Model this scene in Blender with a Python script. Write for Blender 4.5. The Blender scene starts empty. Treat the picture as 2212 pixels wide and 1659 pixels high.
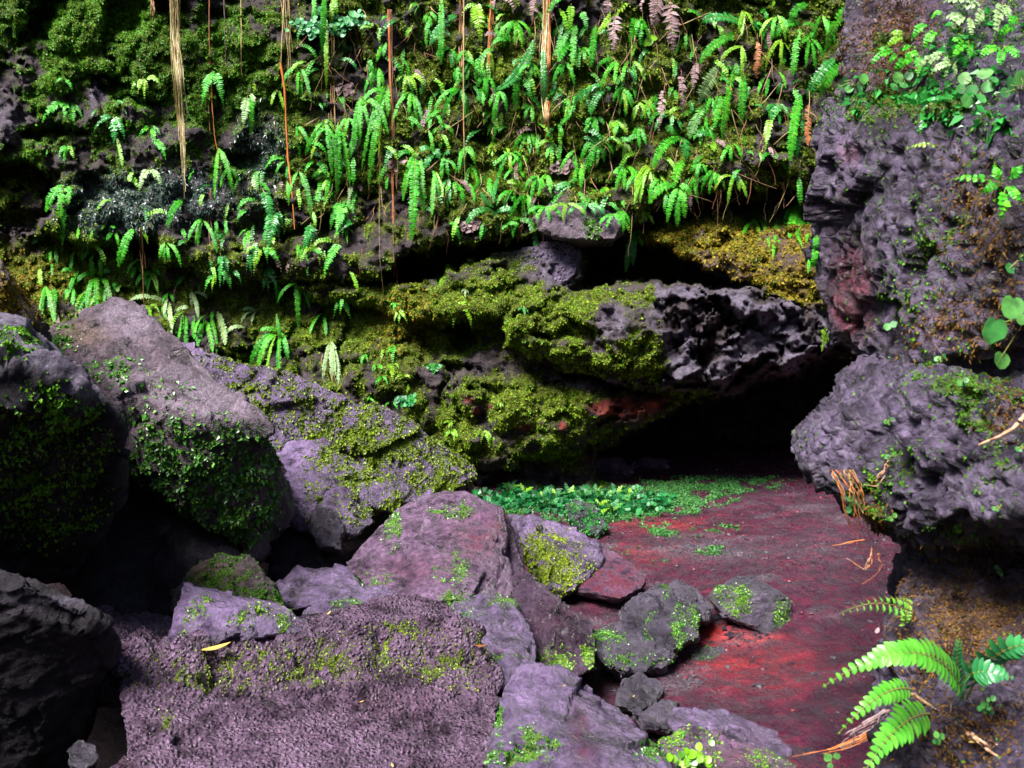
import bpy, bmesh, math, random
import numpy as np
from mathutils import Vector

rng = np.random.default_rng(7)
random.seed(7)
R = math.radians
SC = bpy.context.scene
COL = SC.collection

# ------------------------------------------------------------------ camera, sky, sun, exposure
CAM_Z, PITCH, HFOV = 2.2, R(8.0), R(60.0)
FW, FH = 2212.0, 1659.0                       # photograph coordinates used for layout
FPX = FW / 2 / math.tan(HFOV / 2)
cam_d = bpy.data.cameras.new('camera')
cam = bpy.data.objects.new('camera', cam_d)
COL.objects.link(cam)
cam.location = (0, 0, CAM_Z)
cam.rotation_euler = (math.pi / 2 - PITCH, 0, 0)
cam_d.sensor_width = 36
cam_d.angle = HFOV
cam_d.clip_start, cam_d.clip_end = 0.05, 400
cam_d.dof.use_dof = True
cam_d.dof.focus_distance = 4.6
cam_d.dof.aperture_fstop = 5.0
SC.camera = cam

SUN_EL, SUN_AZ = R(55), R(-38)                # azimuth measured from straight behind the camera, minus = to the left
sun_from = Vector((math.sin(SUN_AZ) * math.cos(SUN_EL), -math.cos(SUN_AZ) * math.cos(SUN_EL), math.sin(SUN_EL)))
world = bpy.data.worlds.new('World')
SC.world = world
world.use_nodes = True
wn = world.node_tree.nodes
sky = wn.new('ShaderNodeTexSky')
sky.sky_type = 'NISHITA'
sky.sun_disc = False
sky.sun_elevation = SUN_EL
sky.sun_rotation = math.atan2(sun_from.x, sun_from.y)
sky.air_density = 1.0
sky.dust_density = 2.0
wn['Background'].inputs['Strength'].default_value = 0.05
world.node_tree.links.new(sky.outputs[0], wn['Background'].inputs[0])
sun_d = bpy.data.lights.new('sun', 'SUN')
sun_d.energy = 5.0
sun_d.angle = R(24)
sun_d.color = (1.0, 0.96, 0.94)
sun = bpy.data.objects.new('sun', sun_d)
COL.objects.link(sun)
sun.rotation_euler = (-sun_from).to_track_quat('-Z', 'Y').to_euler()
SC.view_settings.view_transform = 'Standard'
SC.view_settings.look = 'None'
SC.view_settings.gamma = 1.0
SC.view_settings.exposure = 1.75
SC.cycles.max_bounces = 5
SC.cycles.diffuse_bounces = 3
SC.cycles.transparent_max_bounces = 8

# ------------------------------------------------------------------ layout helpers
CP, SP = math.cos(PITCH), math.sin(PITCH)

def at(u, v, Y):
    """photograph position + distance from the lens plane along the gorge -> point in the place"""
    u, v, Y = np.broadcast_arrays(np.asarray(u, float), np.asarray(v, float), np.asarray(Y, float))
    a = (u - FW / 2) / FPX
    b = -(v - FH / 2) / FPX
    dy = CP + b * SP
    dz = -SP + b * CP
    return np.stack([a / dy * Y, Y, CAM_Z + dz / dy * Y], -1)

def proj(P):
    P = np.asarray(P, float)
    x, y, z = P[..., 0], P[..., 1], P[..., 2] - CAM_Z
    f = y * CP - z * SP
    up = y * SP + z * CP
    f = np.maximum(f, 0.05)
    return FW / 2 + FPX * x / f, FH / 2 - FPX * up / f

def crop(ox, oy, w, W):
    """reader for positions noted on an enlarged crop: origin and width in the 2500 px picture, W = enlarged width"""
    k = 0.8848
    s = w / W * k
    return (ox * k, oy * k, s)

C1 = crop(0, 0, 850, 2203)
C2 = crop(750, 0, 850, 2203)
C3 = crop(1500, 0, 1000, 2212)
C4 = crop(0, 550, 850, 2203)
C5 = crop(750, 550, 850, 2203)
C6 = crop(1500, 600, 1000, 2212)
C7 = crop(0, 1100, 1033, 2211)
C8 = crop(900, 1150, 967, 2212)
C9 = crop(1700, 1200, 800, 1966)
C10 = crop(1300, 1050, 800, 2212)
FF = (0, 0, 1)

# ------------------------------------------------------------------ numeric noise
def _h(ix, iy, iz, seed):
    h = (ix.astype(np.uint32) * np.uint32(374761393) + iy.astype(np.uint32) * np.uint32(668265263)
         + iz.astype(np.uint32) * np.uint32(2147483647 & 0x7feb352d) + np.uint32(seed * 974711 & 0xffffffff))
    h = (h ^ (h >> np.uint32(13))) * np.uint32(1274126177)
    h = (h ^ (h >> np.uint32(16))) * np.uint32(2246822519)
    return h ^ (h >> np.uint32(15))

def pn(P, seed=0):
    P = np.asarray(P, np.float32)
    i = np.floor(P)
    f = P - i
    i = i.astype(np.int64)
    w = f * f * f * (f * (f * 6 - 15) + 10)
    out = np.zeros(P.shape[:-1], np.float32)
    for dx in (0, 1):
        wx = w[..., 0] if dx else 1 - w[..., 0]
        for dy in (0, 1):
            wy = w[..., 1] if dy else 1 - w[..., 1]
            for dz in (0, 1):
                wz = w[..., 2] if dz else 1 - w[..., 2]
                h = _h(i[..., 0] + dx, i[..., 1] + dy, i[..., 2] + dz, seed)
                gx = (h & np.uint32(1023)).astype(np.float32) / 511.5 - 1
                gy = ((h >> np.uint32(10)) & np.uint32(1023)).astype(np.float32) / 511.5 - 1
                gz = ((h >> np.uint32(20)) & np.uint32(1023)).astype(np.float32) / 511.5 - 1
                out += wx * wy * wz * (gx * (f[..., 0] - dx) + gy * (f[..., 1] - dy) + gz * (f[..., 2] - dz))
    return out * 1.3

def fbm(P, scale=1.0, octv=4, gain=0.5, seed=0, ridged=False):
    P = np.asarray(P, np.float32) * scale
    a, t, o = 1.0, 0.0, 0.0
    for k in range(octv):
        n = pn(P, seed + k * 17)
        if ridged:
            n = 1 - 2 * np.abs(n)
        o = o + a * n
        t += a
        a *= gain
        P = P * 2.03 + 11.3
    return o / t

def worley(P, scale=1.0, seed=0, want_vec=False):
    P = np.asarray(P, np.float32) * scale
    i = np.floor(P).astype(np.int64)
    f = P - i
    d1 = np.full(P.shape[:-1], 9.0, np.float32)
    d2 = d1.copy()
    cid = np.zeros(P.shape[:-1], np.float32)
    vec = np.zeros(P.shape, np.float32)
    for dx in (-1, 0, 1):
        for dy in (-1, 0, 1):
            for dz in (-1, 0, 1):
                h = _h(i[..., 0] + dx, i[..., 1] + dy, i[..., 2] + dz, seed)
                px = (h & np.uint32(1023)).astype(np.float32) / 1023 + dx - f[..., 0]
                py = ((h >> np.uint32(10)) & np.uint32(1023)).astype(np.float32) / 1023 + dy - f[..., 1]
                pz = ((h >> np.uint32(20)) & np.uint32(1023)).astype(np.float32) / 1023 + dz - f[..., 2]
                d = px * px + py * py + pz * pz
                c = ((h >> np.uint32(7)) & np.uint32(4095)).astype(np.float32) / 4095
                near = d < d1
                d2 = np.where(near, d1, np.minimum(d2, d))
                cid = np.where(near, c, cid)
                d1 = np.where(near, d, d1)
                if want_vec:
                    vec = np.where(near[..., None], np.stack([px, py, pz], -1), vec)
    if want_vec:
        return np.sqrt(d1), np.sqrt(d2), cid, vec
    return np.sqrt(d1), np.sqrt(d2), cid

def sstep(a, b, x):
    t = np.clip((x - a) / (b - a), 0, 1)
    return t * t * (3 - 2 * t)

def poly_sd(U, V, pts):
    """signed distance (positive inside) to a polygon, in photograph px"""
    pts = np.asarray(pts, float)
    d = np.full(U.shape, 1e9)
    ins = np.zeros(U.shape, bool)
    n = len(pts)
    for k in range(n):
        ax, ay = pts[k]
        bx, by = pts[(k + 1) % n]
        ex, ey = bx - ax, by - ay
        t = np.clip(((U - ax) * ex + (V - ay) * ey) / (ex * ex + ey * ey + 1e-9), 0, 1)
        d = np.minimum(d, np.hypot(U - ax - t * ex, V - ay - t * ey))
        c = ((ay > V) != (by > V)) & (U < (bx - ax) * (V - ay) / (by - ay + 1e-12) + ax)
        ins ^= c
    return np.where(ins, d, -d)

# ------------------------------------------------------------------ mesh + object helpers
def fast_mesh(name, V, faces, mat_idx=None, smooth=True):
    """faces: (n,3) or (n,4) array, or list of such arrays"""
    if isinstance(faces, np.ndarray):
        faces = [faces]
    faces = [f for f in faces if len(f)]
    me = bpy.data.meshes.new(name)
    V = np.asarray(V, np.float32)
    me.vertices.add(len(V))
    me.vertices.foreach_set('co', V.ravel())
    li = np.concatenate([f.ravel() for f in faces]).astype(np.int32)
    ct = np.concatenate([np.full(len(f), f.shape[1]) for f in faces]).astype(np.int32)
    st = np.concatenate([[0], np.cumsum(ct)[:-1]]).astype(np.int32)
    me.loops.add(len(li))
    me.loops.foreach_set('vertex_index', li)
    me.polygons.add(len(ct))
    me.polygons.foreach_set('loop_start', st)
    me.polygons.foreach_set('loop_total', ct)
    if mat_idx is not None:
        me.polygons.foreach_set('material_index', np.asarray(mat_idx, np.int32))
    me.polygons.foreach_set('use_smooth', np.full(len(ct), smooth))
    me.update(calc_edges=True)
    return me

def set_attr(me, name, vals):
    a = me.attributes.new(name, 'FLOAT', 'POINT')
    a.data.foreach_set('value', np.asarray(vals, np.float32))

def link(name, me, mats=(), parent=None, loc=None):
    o = bpy.data.objects.new(name, me)
    COL.objects.link(o)
    if me is not None:
        for m in mats:
            me.materials.append(m)
    if loc is not None:
        o.location = loc
    if parent is not None:
        o.parent = parent
    return o

def tag(o, label=None, cat=None, group=None, kind=None):
    if label:
        o['label'] = label
    if cat:
        o['category'] = cat
    if group:
        o['group'] = group
    if kind:
        o['kind'] = kind
    return o

def grid_faces(nu, nv):
    i = np.arange((nu - 1) * (nv - 1))
    r, c = i // (nu - 1), i % (nu - 1)
    a = r * nu + c
    return np.stack([a, a + nu, a + nu + 1, a + 1], -1)

def tube(pts, rad, sides=4):
    """returns verts, quads of a tube along pts with radius per point"""
    pts = np.asarray(pts, float)
    n = len(pts)
    rad = np.broadcast_to(np.asarray(rad, float), (n,))
    t = np.gradient(pts, axis=0)
    t /= np.linalg.norm(t, axis=1)[:, None] + 1e-9
    ref = np.where(np.abs(t[:, 2:3]) > 0.8, np.array([[1.0, 0, 0]]), np.array([[0, 0, 1.0]]))
    a = np.cross(t, ref)
    a /= np.linalg.norm(a, axis=1)[:, None] + 1e-9
    b = np.cross(t, a)
    ang = np.linspace(0, 2 * math.pi, sides, endpoint=False)
    V = (pts[:, None] + rad[:, None, None] * (np.cos(ang)[None, :, None] * a[:, None] + np.sin(ang)[None, :, None] * b[:, None])).reshape(-1, 3)
    k = np.arange((n - 1) * sides)
    r, c = k // sides, k % sides
    c2 = (c + 1) % sides
    F = np.stack([r * sides + c, r * sides + c2, (r + 1) * sides + c2, (r + 1) * sides + c], -1)
    return V, F

class Acc:
    def __init__(self):
        self.V, self.F, self.M, self.n = [], [], [], 0
    def add(self, V, F, m=0):
        self.V.append(np.asarray(V, float))
        self.F.append(np.asarray(F) + self.n)
        self.M.append(np.full(len(F), m))
        self.n += len(V)
    def mesh(self, name, smooth=True, origin=None):
        V = np.concatenate(self.V)
        if origin is not None:
            V = V - np.asarray(origin)
        return fast_mesh(name, V, self.F, np.concatenate(self.M), smooth)

# ------------------------------------------------------------------ materials
def new_mat(name):
    m = bpy.data.materials.new(name)
    m.use_nodes = True
    nt = m.node_tree
    return m, nt, nt.nodes['Principled BSDF']

def nd(nt, typ, **kw):
    n = nt.nodes.new(typ)
    for k, v in kw.items():
        if k in n.inputs:
            n.inputs[k].default_value = v
        else:
            setattr(n, k, v)
    return n

def noise(nt, vec, scale, detail=6, rough=0.6, dist=0.0):
    n = nd(nt, 'ShaderNodeTexNoise')
    n.inputs['Scale'].default_value = scale
    n.inputs['Detail'].default_value = detail
    n.inputs['Roughness'].default_value = rough
    n.inputs['Distortion'].default_value = dist
    if vec is not None:
        nt.links.new(vec, n.inputs['Vector'])
    return n.outputs['Fac']

def ramp(nt, fac, stops):
    r = nd(nt, 'ShaderNodeValToRGB')
    el = r.color_ramp.elements
    while len(el) < len(stops):
        el.new(0.5)
    for e, (p, c) in zip(el, stops):
        e.position = p
        e.color = (*c, 1) if len(c) == 3 else c
    nt.links.new(fac, r.inputs[0])
    return r.outputs[0]

def mixc(nt, fac, a, b, mode='MIX'):
    m = nd(nt, 'ShaderNodeMix', data_type='RGBA', blend_type=mode)
    for sock, val in ((m.inputs[0], fac), (m.inputs[6], a), (m.inputs[7], b)):
        if isinstance(val, (int, float)):
            sock.default_value = val
        elif isinstance(val, tuple):
            sock.default_value = (*val, 1)
        else:
            nt.links.new(val, sock)
    return m.outputs[2]

def math_(nt, op, a, b=None, clamp=False):
    m = nd(nt, 'ShaderNodeMath', operation=op, use_clamp=clamp)
    for i, val in enumerate((a, b)):
        if val is None:
            continue
        if isinstance(val, (int, float)):
            m.inputs[i].default_value = val
        else:
            nt.links.new(val, m.inputs[i])
    return m.outputs[0]

def attr(nt, name):
    n = nd(nt, 'ShaderNodeAttribute')
    n.attribute_name = name
    return n.outputs['Fac']

def mr(nt, v, a, b, c=0.0, d=1.0):
    m = nd(nt, 'ShaderNodeMapRange')
    m.inputs[1].default_value, m.inputs[2].default_value, m.inputs[3].default_value, m.inputs[4].default_value = a, b, c, d
    nt.links.new(v, m.inputs[0])
    return m.outputs[0]

def rock_mat(name, dark, mid, pale, moss_a=(0.03, 0.055, 0.004), moss_b=(0.14, 0.22, 0.010), red=(0.12, 0.014, 0.018),
             rough=(0.45, 0.85), fine=55, bump=0.5, pit=0.0, ochre=(0.20, 0.12, 0.006), spec=0.5, bare=None):
    bare = bare or tuple(x * 1.6 for x in pale)
    m, nt, bs = new_mat(name)
    tc = nd(nt, 'ShaderNodeTexCoord').outputs['Object']
    n1 = noise(nt, tc, 1.7, 7, 0.62, 0.3)
    n2 = noise(nt, tc, 9, 8, 0.68)
    n3 = noise(nt, tc, fine, 6, 0.7)
    c = ramp(nt, n1, [(0.30, dark), (0.5, mid), (0.70, pale)])
    c = mixc(nt, mr(nt, n2, 0.40, 0.72), c, pale)
    c = mixc(nt, mr(nt, n2, 0.48, 0.26, 0.0, 0.8), c, dark)
    n6 = noise(nt, tc, fine * 0.45, 8, 0.75)
    sp = ramp(nt, math_(nt, 'ADD', math_(nt, 'MULTIPLY', n3, 0.5), math_(nt, 'MULTIPLY', n6, 0.5)), [(0.36, (0.28, 0.27, 0.28)), (0.5, (0.85, 0.85, 0.85)), (0.64, (1.6, 1.55, 1.6))])
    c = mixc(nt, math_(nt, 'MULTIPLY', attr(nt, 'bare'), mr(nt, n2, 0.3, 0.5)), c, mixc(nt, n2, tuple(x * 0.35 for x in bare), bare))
    c = mixc(nt, 0.95, c, sp, 'MULTIPLY')
    rd = math_(nt, 'MULTIPLY', attr(nt, 'red'), mr(nt, math_(nt, 'ADD', math_(nt, 'MULTIPLY', n2, 0.5), math_(nt, 'MULTIPLY', n6, 0.5)), 0.42, 0.56), True)
    c = mixc(nt, rd, c, mixc(nt, n3, tuple(x * 0.35 for x in red), tuple(min(1, x * 1.3) for x in red)))
    oc = math_(nt, 'MULTIPLY', attr(nt, 'ochre'), mr(nt, n2, 0.25, 0.55), True)
    c = mixc(nt, oc, c, mixc(nt, n3, tuple(x * 0.3 for x in ochre), tuple(min(1, x * 1.4) for x in ochre)))
    mo = attr(nt, 'moss')
    mm = math_(nt, 'ADD', mo, mr(nt, n3, 0.3, 0.7, -0.35, 0.35))
    mm = mr(nt, mm, 0.35, 0.65)
    mcol = mixc(nt, mr(nt, noise(nt, tc, 30, 5, 0.7), 0.35, 0.68), moss_a, moss_b)
    c = mixc(nt, mm, c, mcol)
    nt.links.new(c, bs.inputs['Base Color'])
    ro = mr(nt, n2, 0.3, 0.7, rough[0], rough[1])
    ro = math_(nt, 'MAXIMUM', ro, math_(nt, 'MULTIPLY', mm, 0.9))
    nt.links.new(ro, bs.inputs['Roughness'])
    bs.inputs['Specular IOR Level'].default_value = spec
    h = math_(nt, 'ADD', math_(nt, 'ADD', math_(nt, 'MULTIPLY', n3, 1.0), math_(nt, 'MULTIPLY', n2, 2.5)), math_(nt, 'MULTIPLY', n6, 1.6))
    if pit:
        vo = nd(nt, 'ShaderNodeTexVoronoi', feature='F1')
        vo.inputs['Scale'].default_value = pit
        nt.links.new(tc, vo.inputs['Vector'])
        h = math_(nt, 'ADD', h, math_(nt, 'MULTIPLY', mr(nt, vo.outputs['Distance'], 0.0, 0.6, 1.0, 0.0), 2.0))
    bp = nd(nt, 'ShaderNodeBump')
    bp.inputs['Strength'].default_value = min(1.0, bump * 1.4)
    bp.inputs['Distance'].default_value = 0.035
    nt.links.new(h, bp.inputs['Height'])
    nt.links.new(bp.outputs[0], bs.inputs['Normal'])
    return m

def leaf_mat(name, stops, rough=0.4, trans=0.25, spec=0.5, patchy=0):
    """colour varies per leaf (random per island); a little light passes through"""
    m, nt, bs = new_mat(name)
    g = nd(nt, 'ShaderNodeNewGeometry')
    oi = nd(nt, 'ShaderNodeObjectInfo')
    r = math_(nt, 'FRACT', math_(nt, 'ADD', math_(nt, 'MULTIPLY', g.outputs['Random Per Island'], 0.55), math_(nt, 'MULTIPLY', oi.outputs['Random'], 0.45)))
    c = ramp(nt, r, stops)
    tc = nd(nt, 'ShaderNodeTexCoord').outputs['Object']
    n = noise(nt, tc, 45, 4, 0.6)
    c = mixc(nt, 0.6, c, ramp(nt, n, [(0.3, (0.55, 0.55, 0.55)), (0.7, (1.3, 1.3, 1.3))]), 'MULTIPLY')
    if patchy:
        n8 = noise(nt, tc, patchy, 5, 0.65, 0.4)
        c = mixc(nt, mr(nt, n8, 0.33, 0.52, 0.75, 0.0), c, tuple(x * 0.22 + (0.006, 0.003, 0.001)[i] for i, x in enumerate(stops[1][1])))
    nt.links.new(c, bs.inputs['Base Color'])
    bs.inputs['Roughness'].default_value = rough
    bs.inputs['Specular IOR Level'].default_value = spec
    if trans:
        tr = nd(nt, 'ShaderNodeBsdfTranslucent')
        nt.links.new(c, tr.inputs[0])
        mx = nd(nt, 'ShaderNodeMixShader')
        mx.inputs[0].default_value = trans
        nt.links.new(bs.outputs[0], mx.inputs[1])
        nt.links.new(tr.outputs[0], mx.inputs[2])
        nt.links.new(mx.outputs[0], nt.nodes['Material Output'].inputs[0])
    return m

def stem_mat(name, a, b, rough=0.6):
    m, nt, bs = new_mat(name)
    tc = nd(nt, 'ShaderNodeTexCoord').outputs['Object']
    c = mixc(nt, mr(nt, noise(nt, tc, 14, 4), 0.35, 0.65), a, b)
    nt.links.new(c, bs.inputs['Base Color'])
    bs.inputs['Roughness'].default_value = rough
    return m

M = {}
M['cliff'] = rock_mat('cliff_rock', (0.012, 0.009, 0.009), (0.042, 0.031, 0.030), (0.088, 0.066, 0.076), spec=0.25, bare=(0.22, 0.185, 0.25), red=(0.36, 0.06, 0.03), moss_a=(0.02, 0.024, 0.002), moss_b=(0.13, 0.155, 0.008), bump=0.7, fine=42)
M['violet'] = rock_mat('violet_rock', (0.0091, 0.0054, 0.0119), (0.0408, 0.0266, 0.0527), (0.1757, 0.1166, 0.2277), red=(0.055, 0.006, 0.012), rough=(0.24, 0.52), bump=0.5, spec=0.6)
M['pink'] = rock_mat('pink_rock', (0.0143, 0.0066, 0.0139), (0.0585, 0.0307, 0.0581), (0.171, 0.099, 0.1744), red=(0.10, 0.014, 0.030), rough=(0.24, 0.5), bump=0.5, fine=40, spec=0.6)
M['wine'] = rock_mat('wine_rock', (0.010, 0.005, 0.009), (0.036, 0.017, 0.033), (0.11, 0.066, 0.11), red=(0.08, 0.008, 0.02), rough=(0.18, 0.45), bump=0.7, spec=0.7)
M['dark'] = rock_mat('dark_rock', (0.0075, 0.006, 0.009), (0.026, 0.0205, 0.031), (0.085, 0.068, 0.100), rough=(0.22, 0.5), bump=0.55, spec=0.6)
M['scoria'] = rock_mat('scoria_rock', (0.018, 0.0089, 0.0171), (0.09, 0.0488, 0.0857), (0.2668, 0.1626, 0.2628), rough=(0.32, 0.62), bump=0.9, fine=70, pit=62)
M['grey'] = rock_mat('grey_rock', (0.0063, 0.0046, 0.0071), (0.039, 0.0286, 0.0474), (0.1496, 0.1129, 0.184), rough=(0.32, 0.65), bump=0.7, fine=48, pit=26, red=(0.20, 0.018, 0.03), ochre=(0.13, 0.065, 0.006))
M['black'] = rock_mat('shade_black_rock', (0.0042, 0.0033, 0.0043), (0.0098, 0.0078, 0.01), (0.03, 0.0246, 0.0337), rough=(0.5, 0.85), bump=0.5, spec=0.2, bare=(0.2, 0.17, 0.23))  # shade of the left boulders put into the colour; bare paints lit parts
M['brown'] = rock_mat('brown_rock', (0.0126, 0.0078, 0.0093), (0.048, 0.0314, 0.0383), (0.1575, 0.1088, 0.1423), bare=(0.27, 0.205, 0.265), bump=0.6, rough=(0.3, 0.65))

FERN = [(0.0, (0.014, 0.16, 0.008)), (0.3, (0.026, 0.28, 0.009)), (0.6, (0.05, 0.38, 0.012)), (0.85, (0.12, 0.42, 0.012)), (1.0, (0.018, 0.25, 0.022))]
M['fern'] = leaf_mat('fern_leaf', FERN, 0.45, 0.3, 0.35, 3.0)
M['fern_yellow'] = leaf_mat('fern_leaf_yellow', [(0, (0.09, 0.34, 0.012)), (0.5, (0.17, 0.40, 0.014)), (1, (0.26, 0.42, 0.02))], 0.4, 0.3)
M['fern_dark'] = leaf_mat('fern_leaf_dark', [(0, (0.012, 0.13, 0.015)), (0.5, (0.02, 0.20, 0.025)), (1, (0.03, 0.26, 0.04))], 0.36, 0.2, 0.5)
M['fern_pale'] = leaf_mat('fern_leaf_pale', [(0, (0.14, 0.26, 0.09)), (0.5, (0.20, 0.33, 0.12)), (1, (0.26, 0.36, 0.15))], 0.45, 0.25)
M['fern_dead'] = leaf_mat('fern_leaf_dead', [(0, (0.11, 0.06, 0.06)), (0.5, (0.22, 0.14, 0.14)), (1, (0.33, 0.24, 0.24))], 0.7, 0.2)
M['fern_rust'] = leaf_mat('fern_leaf_rust', [(0, (0.16, 0.03, 0.02)), (0.5, (0.30, 0.09, 0.02)), (1, (0.36, 0.17, 0.05))], 0.6, 0.2)
M['rachis'] = stem_mat('fern_rachis', (0.10, 0.16, 0.02), (0.17, 0.12, 0.03))
M['moss'] = leaf_mat('moss_leaf', [(0, (0.03, 0.05, 0.002)), (0.35, (0.095, 0.16, 0.004)), (0.7, (0.17, 0.26, 0.006)), (1, (0.26, 0.36, 0.010))], 0.65, 0.2, 0.25, 1.6)
M['moss_green'] = leaf_mat('moss_leaf_green', [(0, (0.02, 0.06, 0.002)), (0.4, (0.055, 0.18, 0.004)), (0.8, (0.10, 0.28, 0.006)), (1, (0.15, 0.35, 0.010))], 0.55, 0.25, 0.3, 1.8)
M['moss_bright'] = leaf_mat('moss_leaf_bright', [(0, (0.05, 0.09, 0.005)), (0.4, (0.14, 0.21, 0.008)), (0.8, (0.25, 0.32, 0.012)), (1, (0.10, 0.25, 0.04))], 0.45, 0.2, 0.4, 5.0)
M['moss_blue'] = leaf_mat('moss_leaf_blue', [(0, (0.014, 0.028, 0.022)), (0.5, (0.04, 0.07, 0.058)), (1, (0.09, 0.14, 0.11))], 0.35, 0.1, 0.6)
M['moss_ochre'] = leaf_mat('moss_leaf_ochre', [(0, (0.05, 0.035, 0.003)), (0.5, (0.16, 0.11, 0.006)), (1, (0.24, 0.20, 0.012))], 0.7, 0.2, 0.2)
M['liverwort'] = leaf_mat('liverwort_leaf', [(0, (0.02, 0.09, 0.012)), (0.4, (0.05, 0.19, 0.015)), (0.75, (0.14, 0.28, 0.02)), (1, (0.26, 0.34, 0.05))], 0.36, 0.15, 0.5, 5.0)
M['emerald'] = leaf_mat('emerald_leaf', [(0, (0.006, 0.07, 0.018)), (0.5, (0.012, 0.16, 0.04)), (0.85, (0.035, 0.24, 0.03)), (1, (0.14, 0.30, 0.02))], 0.45, 0.25, 0.4, 4.0)
M['grass_fine'] = leaf_mat('fine_green_weed', [(0, (0.012, 0.05, 0.01)), (0.6, (0.03, 0.13, 0.03)), (1, (0.06, 0.2, 0.03))], 0.5, 0.15, 0.4)
M['round_leaf'] = leaf_mat('round_leaf', [(0, (0.02, 0.12, 0.035)), (0.5, (0.04, 0.20, 0.04)), (1, (0.12, 0.28, 0.04))], 0.5, 0.25, 0.35, 25.0)
M['dead_leaf'] = leaf_mat('dead_leaf', [(0, (0.45, 0.28, 0.05)), (1, (0.6, 0.42, 0.12))], 0.5, 0.2)
M['root_tan'] = stem_mat('tan_root', (0.34, 0.24, 0.09), (0.20, 0.15, 0.04))
M['root_white'] = stem_mat('white_root', (0.5, 0.46, 0.28), (0.34, 0.28, 0.12))
M['root_orange'] = stem_mat('orange_root', (0.50, 0.11, 0.015), (0.36, 0.13, 0.02))
M['root_red'] = stem_mat('red_brown_root', (0.14, 0.055, 0.025), (0.24, 0.10, 0.04))
M['root_dark'] = stem_mat('dark_root', (0.05, 0.03, 0.025), (0.11, 0.07, 0.05))
M['twig'] = stem_mat('dry_twig', (0.26, 0.13, 0.07), (0.36, 0.22, 0.13))

# ------------------------------------------------------------------ cliff face
def blob(U, V, lst):
    o = np.zeros(U.shape)
    for (u, v, ru, rv, w) in lst:
        d = ((U - u) / ru) ** 2 + ((V - v) / rv) ** 2
        o = o + w * np.exp(-d * 1.2)
    return o

LIP = [(-700, 498), (0, 500), (100, 505), (180, 535), (260, 515), (350, 548), (430, 590), (560, 600), (700, 612), (760, 605), (830, 590), (900, 545),
       (1010, 522), (1180, 500), (1260, 515), (1330, 500), (1430, 450), (1500, 415), (1600, 405), (1780, 410), (2500, 410)]
SLOT = [(820, 600), (880, 560), (1010, 530), (1100, 520), (1230, 515), (1150, 545), (1020, 562), (960, 590), (880, 615)]
HOLE = [(1250, 535), (1330, 512), (1420, 530), (1500, 560), (1580, 600), (1640, 620), (1480, 612), (1330, 606), (1290, 625), (1250, 620)]
GAP = [(1400, 440), (1520, 412), (1800, 412), (1800, 470), (1650, 482), (1560, 468), (1440, 500), (1380, 510)]
OCHRE = [(1380, 510), (1460, 480), (1560, 468), (1660, 482), (1780, 470), (1800, 655), (1700, 640), (1620, 615), (1540, 580), (1450, 545)]
BAND = [(640, 620), (830, 615), (900, 602), (1020, 560), (1140, 530), (1250, 515), (1250, 600), (1180, 650), (1080, 690), (930, 690), (820, 665), (700, 655)]
DARKGAP = [(860, 725), (940, 690), (1080, 690), (1090, 745), (1010, 770), (930, 765)]
LENS = [(1085, 690), (1130, 650), (1300, 612), (1400, 602), (1600, 610), (1780, 650), (1800, 760), (1700, 820), (1560, 855), (1420, 835), (1330, 825), (1230, 800), (1090, 740)]
BULGE = [(955, 850), (1000, 800), (1100, 805), (1250, 825), (1340, 845), (1430, 850), (1455, 885), (1330, 935), (1230, 975), (1130, 1005), (1000, 1010), (960, 920)]
CAVE = [(1440, 890), (1560, 860), (1700, 824), (1800, 775), (1960, 790), (1960, 1100), (1750, 1100), (1400, 1090), (1310, 1080), (1300, 1000), (1350, 945)]
CREV = [(-700, 335), (60, 340), (115, 372), (130, 420), (112, 470), (90, 497), (-700, 505)]
SHELF = [(-700, 395), (70, 400), (112, 430), (100, 455), (-700, 462)]
PIT = [(266, 512), (330, 505), (350, 525), (348, 548), (290, 545)]
TOPDARK = [(55, -30), (130, -20), (150, 30), (95, 85), (55, 100)]
TOPDARK2 = [(230, -10), (330, -30), (300, 60), (240, 80)]

ULO, UHI, VLO, VHI, STEP = -700.0, 2420.0, -900.0, 1160.0, 4.0
us = np.arange(ULO, UHI, STEP)
vs = np.arange(VLO, VHI, STEP)
U, V = np.meshgrid(us, vs)
base_P = at(U, V, 9.0)
wob = fbm(base_P, 2.2, 4, 0.55, 3)
wob2 = fbm(base_P, 2.2, 4, 0.55, 41)
wobs = fbm(base_P, 7.5, 3, 0.6, 43)
wobs2 = fbm(base_P, 7.5, 3, 0.6, 47)
UW = U + wob * 46 + wobs * 26
VW = V + wob2 * 34 + wobs2 * 22
YW = 8.85 + 0.0002 * np.maximum(300 - V, 0) + 0.35 * sstep(250, -700, U)
lip_v = np.interp(UW, [p[0] for p in LIP], [p[1] for p in LIP])
below = VW - lip_v
YW = YW + sstep(-8, 12, below) * (0.42 - 0.80 * sstep(0, 250, below))
YW = YW - 0.22 * np.exp(-((below + 45) / 60.0) ** 2)                   # the swollen lower lip of the overhang

def carve(poly, d, soft=9):
    global YW
    YW = YW + d * sstep(-soft, soft, poly_sd(UW, VW, poly))

def dome(poly, d, rad, base=None):
    global YW
    sd = poly_sd(UW, VW, poly)
    t = np.clip((sd + 4) / rad, 0, 1)
    YW = YW - d * np.sqrt(np.clip(1 - (1 - t) ** 2, 0, 1))

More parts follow.
